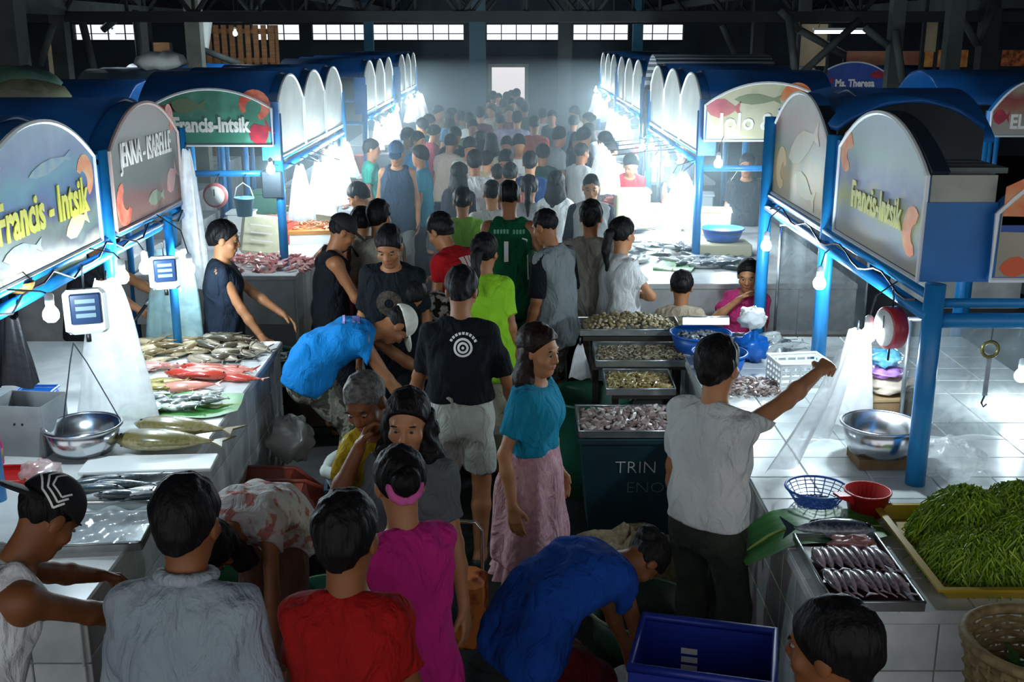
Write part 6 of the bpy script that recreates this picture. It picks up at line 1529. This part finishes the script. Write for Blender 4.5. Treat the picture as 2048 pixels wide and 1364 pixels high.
pip = [[(-.14, .045), (.1, .045), (.1, .055), (-.14, .055)], [(.1, .045), (.125, .035), (.132, .043), (.1, .055)], [(.125, .035), (.135, -.25), (.144, -.25), (.132, .043)]]
decal(i15, flat_poly(pip, M_wht), i15['chest'], U_, W_, N_, name='piping')
i16 = P_('man in black T-shirt with brown print looking down', 783, 474, 186, 1.68, lod=0, bend=3, hp=26, hy=0, hair='short', skin=0, top=cloth('0e1418', '141c22', 4), sleeve=0.8, hem=0.18, bot=dk, fat=1.1)
decal(i16, flat_poly(ringpoly(0.03, 0.085, 16) , mat('print_brown', '4a3a24', 0.8, c2='1c2022', scale=60, lo=.4, hi=.6)), i16['chest'] - i16['up'] * 0.04, i16['rt'], i16['up'], i16['fw'], name='shirt_print')
i17 = P_('man in beige shirt with a dark strap over his shoulder', 755, 428, 20, 1.66, lod=1, hp=8, hair='short', skin=1, top=cloth('9a9688', '8c887a', 4), sleeve=0.8, hem=0.2, bot=cloth('8a8474'))
i17b = P_('woman in brown tank top behind the man with the strap', 724, 440, -20, 1.58, lod=1, hp=14, fem=True, hair='bun', skin=0, top=cloth('6a4038'), tops='tank', bot=cloth('3c3c44'), la=(-0.2, 0.25, 0.9))
i18 = P_('man in red T-shirt with white writing leaning to the left', 846, 444, -52, 1.66, lod=0, bend=30, hp=4, hair='short', skin=0, top=cloth('b4161c', 'a01218', 4), sleeve=0.5, hem=0.16, bot=dk, pos=(-0.38, 7.75))
for q_ in range(5):
    decal(i18, flat_text('||||| |||| |||', 0.03, M_wht, 1.1, 0.001), i18['chest'] + i18['up'] * (0.07 - q_ * 0.03), i18['rt'], i18['up'], -i18['fw'], name='shirt_lettering')
i19 = P_('person in lime shirt with a thin strap, back turned', 925, 398, 0, 1.58, lod=1, hp=6, fem=True, hair='bun', skin=1, top=cloth('80bc34', '74ac2c', 4), bot=dk, fat=1.1)
i20 = P_('man in white T-shirt beside the green jersey', 984, 382, 0, 1.62, lod=1, hp=4, hair='crop', skin=1, top=white, bot=dk)
i21 = P_('man in navy tank top and cap facing the aisle', 793, 300, 180, 1.7, lod=1, hp=18, hair='none', skin=1, top=cloth('2c4058', '26384e', 4), tops='tank', hem=0.2, bot=greyc, cap=(cloth('3a5470'), cloth('34506c')), fat=1.1)
i22 = P_('woman in sleeveless navy blouse between the counters', 437, 470, 78, 1.62, lod=0, hp=12, hy=-6, fem=True, hair='short', skin=1, top=cloth('1c2634', '16202c', 4), sleeve=0.25, hem=0.22, bot=cloth('14181e'), fat=1.18, ra=(0.22, 0.28, 0.84), la=(0.0, 0.45, 0.95))
i23 = P_('man in black tank top and black cap between the counters', 648, 482, 70, 1.62, lod=0, bend=6, hp=24, hair='crop', skin=0, top=cloth('10141a'), tops='tank', hem=0.16, bot=cloth('141820'), cap=(capw, capw), fat=1.04, ra=(0.18, 0.3, 0.9), rp=(1, -1, 0), la=(-.12, .32, .88), pos=(-1.3, 7.75))
i24 = P_('man in grey raglan shirt with black sleeves', 1110, 444, -50, 1.66, lod=0, bend=6, hp=20, hair='crop', skin=0, top=cloth('7c8486', '70787a', 4), sleeve=0.2, bot=camo, bots='shorts', blen=0.6, hem=0.2)
for sg_ in (-1, 1):
    S_, E_, Wr_ = i24['arms'][sg_]; G_ = Sdf(); G_.cap(S_, S_ + (E_ - S_) * 1.0, 0.068, 0.062, k=0.02, cut=(S_ + (E_ - S_) * 0.95, nrm(E_ - S_)))
    v_, q2_ = G_.mesh(0.013); put('sleeve', np_mesh('sleeve', [(v_, q2_, 0)], [cloth('10161c')]), i24['body'])
i25 = P_('man in grey T-shirt with his back turned beside the raglan shirt', 1188, 458, 12, 1.66, pos=(0.58, 8.05), lod=0, hp=6, hair='short', skin=0, top=cloth('87847a', '7a776e', 4), sleeve=0.85, hem=0.2, bot=dk, fat=1.08)
i26 = P_('woman in white T-shirt with ponytail folding her arms', 1240, 474, 62, 1.57, pos=(0.78, 7.82), lod=0, hp=6, hy=14, fem=True, hair='pony', skin=1, top=cloth('d2d4d4', 'c6cacc', 4), sleeve=0.6, hem=0.06, bot=cloth('a4bcc4', '94aeb8', 8), bots='skirt', blen=0.7, la=(0.0, 0.16, 1.1), ra=(0.0, 0.19, 1.06), lp=(-1, .1, -.3), rp=(1, .1, -.3), fat=1.12)
decal(i26, flat_poly(ringpoly(0.0, 0.03, 7) + [[(x_ + .02, z_ + .05) for x_, z_ in q_] for q_ in ringpoly(0.0, 0.02, 6)], mat('print_coral', 'c06868', 0.7, c2='88a0b0', scale=50)), i26['chest'] - i26['up'] * 0.03 + i26['rt'] * 0.06, i26['rt'], i26['up'], i26['fw'], name='shirt_print')
i27 = P_('boy in raglan shirt with navy sleeves facing the camera side', 1183, 368, 186, 1.62, lod=1, hp=12, hair='crop', skin=1, top=cloth('a8acac'), sleeve=0.2, bot=dk)
decal(i27, flat_poly(ringpoly(0.0, 0.07, 10), mat('print_gold', 'b8983c', 0.7)), i27['chest'] - i27['up'] * .02 + i27['rt'] * .02, i27['rt'], i27['up'], i27['fw'], name='shirt_print')
for sg_ in (-1, 1):
    S_, E_, Wr_ = i27['arms'][sg_]; G_ = Sdf(); G_.cap(S_, E_, 0.068, 0.06, k=0.02); G_.cap(E_, E_ + (Wr_ - E_) * .4, 0.058, 0.05, k=0.02)
    v_, q2_ = G_.mesh(0.018); put('sleeve', np_mesh('sleeve', [(v_, q2_, 0)], [cloth('1c2430')]), i27['body'])
i28 = P_('woman with a long dark braid and white blouse', 1112, 362, 20, 1.55, lod=1, hp=4, fem=True, hair='long', skin=1, top=cloth('d0d4d4'), bot=dk)
i29 = P_('seated woman in cream top behind the clam trays, back turned', 0, 0, 18, 1.56, pos=(1.24, 7.85), lod=0, seat=True, hp=14, hy=10, fem=True, hair='bun', skin=0, top=cloth('a89a86', '988a78', 4), sleeve=0.2, hem=0.08, bot=brownp, fat=1.2, la=(-.2, .4, .7), ra=(.2, .4, .7))
i30 = P_('seated woman in pink T-shirt resting her chin on her hand', 0, 0, 205, 1.56, pos=(1.83, 8.35), lod=0, seat=True, hp=16, hy=10, fem=True, hair='bun', skin=1, top=cloth('c43a78', 'b0306a', 4), sleeve=0.65, hem=0.08, bot=dk, fat=1.1, ra=(0.02, 0.2, 0.96), rp=(1, .4, -1), la=(-.15, .42, .62))
hd_ = (1.43, 4.62, 1.5)
i31 = P_('man in white T-shirt reaching out to the hanging plastic bag', 1432, 722, 44, 1.66, lod=0, hp=4, hy=8, hair='short', skin=1, top=cloth('cdd0cc', 'bcc2c0', 4), sleeve=0.75, hem=-0.02, bot=cloth('33382f', '272c26', 8), bots='shorts', blen=0.62, fat=1.0, rw=hd_, rp=(0.4, -0.4, -1), rgrip=1.0, la=(-.25, .12, .82), shoes=M_slip)
i32 = P_('vendor in red T-shirt behind the cream box', 1258, 318, 175, 1.6, lod=1, hp=24, bend=12, fem=True, hair='bun', skin=1, top=cloth('c03038', 'b02830', 4), bot=dk, la=(-.1, .4, .95), ra=(.2, .4, .95))
i33 = P_('vendor in dark shirt reaching across the left fish counter', 0, 0, 100, 1.6, pos=(-3.05, 7.75), lod=1, hp=30, bend=18, hair='short', skin=1, top=cloth('2a2c32'), bot=dk, la=(-.1, .55, 1.05), ra=(.15, .5, 1.0))
# --- middle of the aisle and beyond
mid = [
 ('person in pale shirt bending over the orange tray', 752, 374, -80, 1.6, cloth('b8b4a8'), 'short', dict(bend=30, hp=6, la=(-.1, .55, .95), ra=(.15, .5, .95))),
 ('man in dark navy shirt looking down beside the crates', 905, 266, 150, 1.66, cloth('1e2a38'), 'short', dict(hp=30)),
 ('man in white shirt with a black strap in the crowd', 949, 320, 0, 1.66, white, 'short', dict()),
 ('woman in dark blouse before the white shirt', 917, 345, 30, 1.58, cloth('20222a'), 'long', dict(fem=True)),
 ('man in cream shirt facing down in the crowd', 937, 288, 165, 1.64, cloth('b8b8ac'), 'short', dict(hp=28)),
 ('woman in black with long hair deep in the crowd', 960, 276, 20, 1.56, cloth('1a1c20'), 'long', dict(fem=True)),
 ('woman in charcoal with loose hair deep in the crowd', 983, 281, -10, 1.56, cloth('2a2a2e'), 'long', dict(fem=True)),
 ('boy in sand T-shirt amid the crowd', 973, 318, 15, 1.5, cloth('a89878'), 'short', dict()),
 ('man in pink-white shirt looking down in the crowd', 1014, 314, 190, 1.62, cloth('c8b8b8'), 'short', dict(hp=30)),
 ('woman with hair clip before the green jersey', 1020, 345, 0, 1.56, cloth('8a4a50'), 'bun', dict(fem=True)),
 ('child in olive shirt in the crowd', 996, 345, 10, 1.45, cloth('6a6a48'), 'short', dict()),
 ('man in white polo looking left in the crowd', 1036, 283, 170, 1.66, white, 'short', dict(hp=24)),
 ('woman in pale yellow top in the crowd', 1014, 286, 185, 1.56, cloth('c8c0a0'), 'short', dict(hp=20, fem=True)),
 ('man in bright orange shirt among the crowd', 1068, 246, 10, 1.72, cloth('d8502c', 'c84624', 4), 'crop', dict(fat=1.1)),
 ('woman in dark green shirt in the crowd', 1086, 305, -10, 1.58, cloth('1e4438'), 'bun', dict(fem=True)),
 ('man in navy shirt with white strap in the crowd', 1060, 322, 5, 1.62, cloth('1c3a6a'), 'short', dict()),
 ('man in pale grey shirt leaning at the right counter', 1108, 268, 60, 1.68, cloth('a8b0b2'), 'short', dict(bend=12)),
 ('man in navy polo at the right counter', 1160, 270, 60, 1.68, cloth('243048'), 'short', dict(bend=8)),
 ('man in white shirt behind the raglan boy', 1160, 302, 50, 1.6, white, 'crop', dict()),
 ('woman in plaid shirt at the right counter', 1219, 296, 40, 1.6, cloth('8a7880', 'b0a8a8', 20, lo=.45, hi=.55), 'short', dict(fem=True)),
 ('woman in grey shorts and tank in the crowd', 1058, 372, 5, 1.58, cloth('b0b4b4'), 'pony', dict(fem=True)),
 ('vendor in dark apron behind the meat counter', 720, 300, 100, 1.62, cloth('3a4650'), 'short', dict(pos=(-2.3, 13.6))),
 ('vendor in green T-shirt behind the navy tank top', 748, 318, 90, 1.6, cloth('1a8a78'), 'short', dict(pos=(-1.75, 13.7))),
 ('vendor in bright blue shirt beside the far left counter', 826, 290, 120, 1.62, cloth('1c84c0'), 'short', dict(pos=(-1.25, 14.6))),
 ('person in salmon shirt far down the aisle', 902, 228, 100, 1.6, cloth('c07060'), 'short', dict()),
 ('person in pale aqua shirt bending far down the aisle', 922, 232, 0, 1.62, cloth('a8c0bc'), 'short', dict(bend=20)),
 ('person in white shirt far down the aisle', 938, 238, 10, 1.6, white, 'short', dict()),
 ('person in maroon shirt far down the aisle', 960, 226, 5, 1.68, cloth('5c1c30'), 'short', dict()),
 ('person in light violet top far down the aisle', 1000, 240, 0, 1.5, cloth('b8a8c0'), 'bun', dict(fem=True, bend=10)),
 ('person in lavender shirt far down the aisle', 1034, 236, 10, 1.68, cloth('a8a4c0'), 'short', dict()),
 ('person in white blouse beside the orange shirt', 1085, 228, 30, 1.6, cloth('c8ccc8'), 'short', dict(fem=True)),
 ('person in aqua shirt by the middle left counter', 880, 236, -60, 1.62, cloth('3a98b0'), 'short', dict(pos=(-1.35, 17.0))),
 ('person in teal shirt by the left crates', 880, 280, -80, 1.6, cloth('2a8098'), 'short', dict(pos=(-1.05, 12.9))),
 ('vendor in grey shirt behind the striped fish counter', 1210, 300, 200, 1.6, cloth('586878'), 'short', dict(pos=(2.1, 13.7))),
 ('vendor in dark cap behind the olive sign', 1505, 372, 200, 1.6, cloth('20242c'), 'short', dict(pos=(2.55, 12.0))),
]
for q_, (lab, px, py, fc, h_, tm, hr, kw) in enumerate(mid):
    k = dict(lod=2 if py < 290 else 1, hp=8, skin=q_ % 2, hair=hr, top=tm, bot=[dk, jeans, khaki, greyc][q_ % 4], sleeve=0.7, hem=0.16)
    k.update(kw)
    P_(lab, px, py, fc, h_, **k)
fcol = ['2a2c34', '1e4a30', '5a5a60', '3a2a2c', 'a8a8a8', '24344c', '4a2c30', '6a7080', '1c1c20', 'b0a890', '3c5a48', '70404a']
fname = ['charcoal', 'dark green', 'grey', 'dark brown', 'pale grey', 'dark blue', 'wine red', 'slate', 'black', 'sand', 'moss green', 'dusty rose']
fsp = [(985, 192, 1.66), (997, 196, 1.62), (1013, 194, 1.68), (1022, 190, 1.66), (1032, 187, 1.7), (972, 206, 1.62), (1006, 208, 1.6), (1024, 207, 1.62), (1042, 206, 1.66), (985, 218, 1.6), (1050, 216, 1.64), (1018, 222, 1.6)]
for q_, (px, py, h_) in enumerate(fsp):
    P_('small distant figure in %s shirt near the bright doorway' % fname[q_], px, py, [0, 180][q_ % 2] + rnd.uniform(-40, 40), h_, lod=2, hair='short', skin=q_ % 2, top=cloth(fcol[q_]), bot=[dk, jeans, khaki][q_ % 3])
more = [(-1.45, 15.2, 1.62, 'b8c4c8', 'ice blue', 100), (-1.2, 16.3, 1.58, '8a3040', 'cherry', 60), (-1.45, 17.9, 1.64, 'd0d0c8', 'ivory', 90), (-1.05, 18.9, 1.6, '3c6a8a', 'steel blue', -40), (-1.4, 20.4, 1.62, '9a8a60', 'khaki', 120), (-0.85, 14.6, 1.6, 'c0b0a0', 'oatmeal', 20),
        (1.25, 14.6, 1.62, 'a0b8a8', 'mint', -70), (1.2, 16.4, 1.6, 'c8c8d0', 'silver', -90), (0.95, 17.6, 1.64, '2a4a58', 'petrol', 10), (1.3, 18.6, 1.6, 'b86a50', 'terracotta', -80), (1.2, 20.2, 1.62, 'd4d0c0', 'chalk white', -100), (0.85, 15.3, 1.58, '70586a', 'plum', 170), (-0.6, 16.8, 1.62, '486048', 'fern green', 170), (0.7, 19.4, 1.6, '303848', 'ink blue', 185)]
for q_, (x_, y_, h_, c_, nm_, fc_) in enumerate(more):
    P_('shopper in %s shirt beside the far counters' % nm_, 0, 0, fc_, h_, pos=(x_, y_), lod=2, hp=14, bend=(q_ % 3) * 8, hair=['short', 'bun', 'short', 'long'][q_ % 4], fem=q_ % 2 == 1, skin=q_ % 2, top=cloth(c_), bot=[dk, jeans, khaki, greyc][q_ % 4])
# cap graphics: pale angular lines on the black cap
Gc = Sdf(); Mh = i1['Mh']; Gc.ell(i1['hc'] + Mh @ V3(0, -0.014, 0.036), Mh.T, (0.09, 0.11, 0.102), 0.01)
def chev(o):
    w = 0.006; out = []
    pts = [(-0.05 + o, 0.055 - o * .6), (-0.05 + o, 0.0), (0.0 + o * .6, -0.04 + o * .4)]
    pts = [(-0.03 + o, 0.075 - o), (-0.055 + o, 0.02), (-0.045 + o, -0.045 + o * .6)]
    for (a, b) in zip(pts[:-1], pts[1:]):
        dx, dy = b[0] - a[0], b[1] - a[1]; l = math.hypot(dx, dy); nx, ny = -dy / l * w / 2, dx / l * w / 2
        n = 4
        for t in range(n):
            p = (a[0] + dx * t / n, a[1] + dy * t / n); q = (a[0] + dx * (t + 1) / n, a[1] + dy * (t + 1) / n)
            out.append([(p[0] - nx, p[1] - ny), (q[0] - nx, q[1] - ny), (q[0] + nx, q[1] + ny), (p[0] + nx, p[1] + ny)])
    for yy in (0.075 - o, -0.045 + o * .6):
        x0 = -0.03 + o if yy > 0 else -0.045 + o
        for t in range(3): out.append([(x0 + .012 * t, yy - w / 2), (x0 + .012 * (t + 1), yy - w / 2), (x0 + .012 * (t + 1), yy + w / 2), (x0 + .012 * t, yy + w / 2)])
    return out
capob = [c for c in i1['body'].children if c.name.startswith('cap')][0]
wd = nrm(Mh @ V3(0.75, -0.5, 0.45)); uu = nrm(np.cross(V3(0, 0, 1), wd)); vv = np.cross(wd, uu)
me_ = flat_poly(chev(0.0) + chev(0.016) + chev(0.032), M_wht)
ob_ = decal(i1, me_, i1['hc'] + Mh @ V3(0, -0.014, 0.05), uu, vv, wd, parent=capob, name='cap_print', sdf=Gc, off=0.003)
# ------------------------------------------------------------------ haze hanging over the far half of the hall
hz = bpy.data.materials.new('haze'); hz.use_nodes = True
N = hz.node_tree.nodes; N.remove(N['Principled BSDF'])
vs_ = N.new('ShaderNodeVolumeScatter'); vs_.inputs['Color'].default_value = (0.7, 0.9, 1.0, 1); vs_.inputs['Density'].default_value = 0.033; vs_.inputs['Anisotropy'].default_value = 0.55
hz.node_tree.links.new(vs_.outputs[0], N['Material Output'].inputs['Volume'])
tag(MB().box((-.1, 17.7, 1.2), (6.4, 18.6, 2.38)).obj('haze', hz), 'thin bright haze filling the far half of the hall', 'haze', None, 'stuff')

bpy.context.view_layer.update()
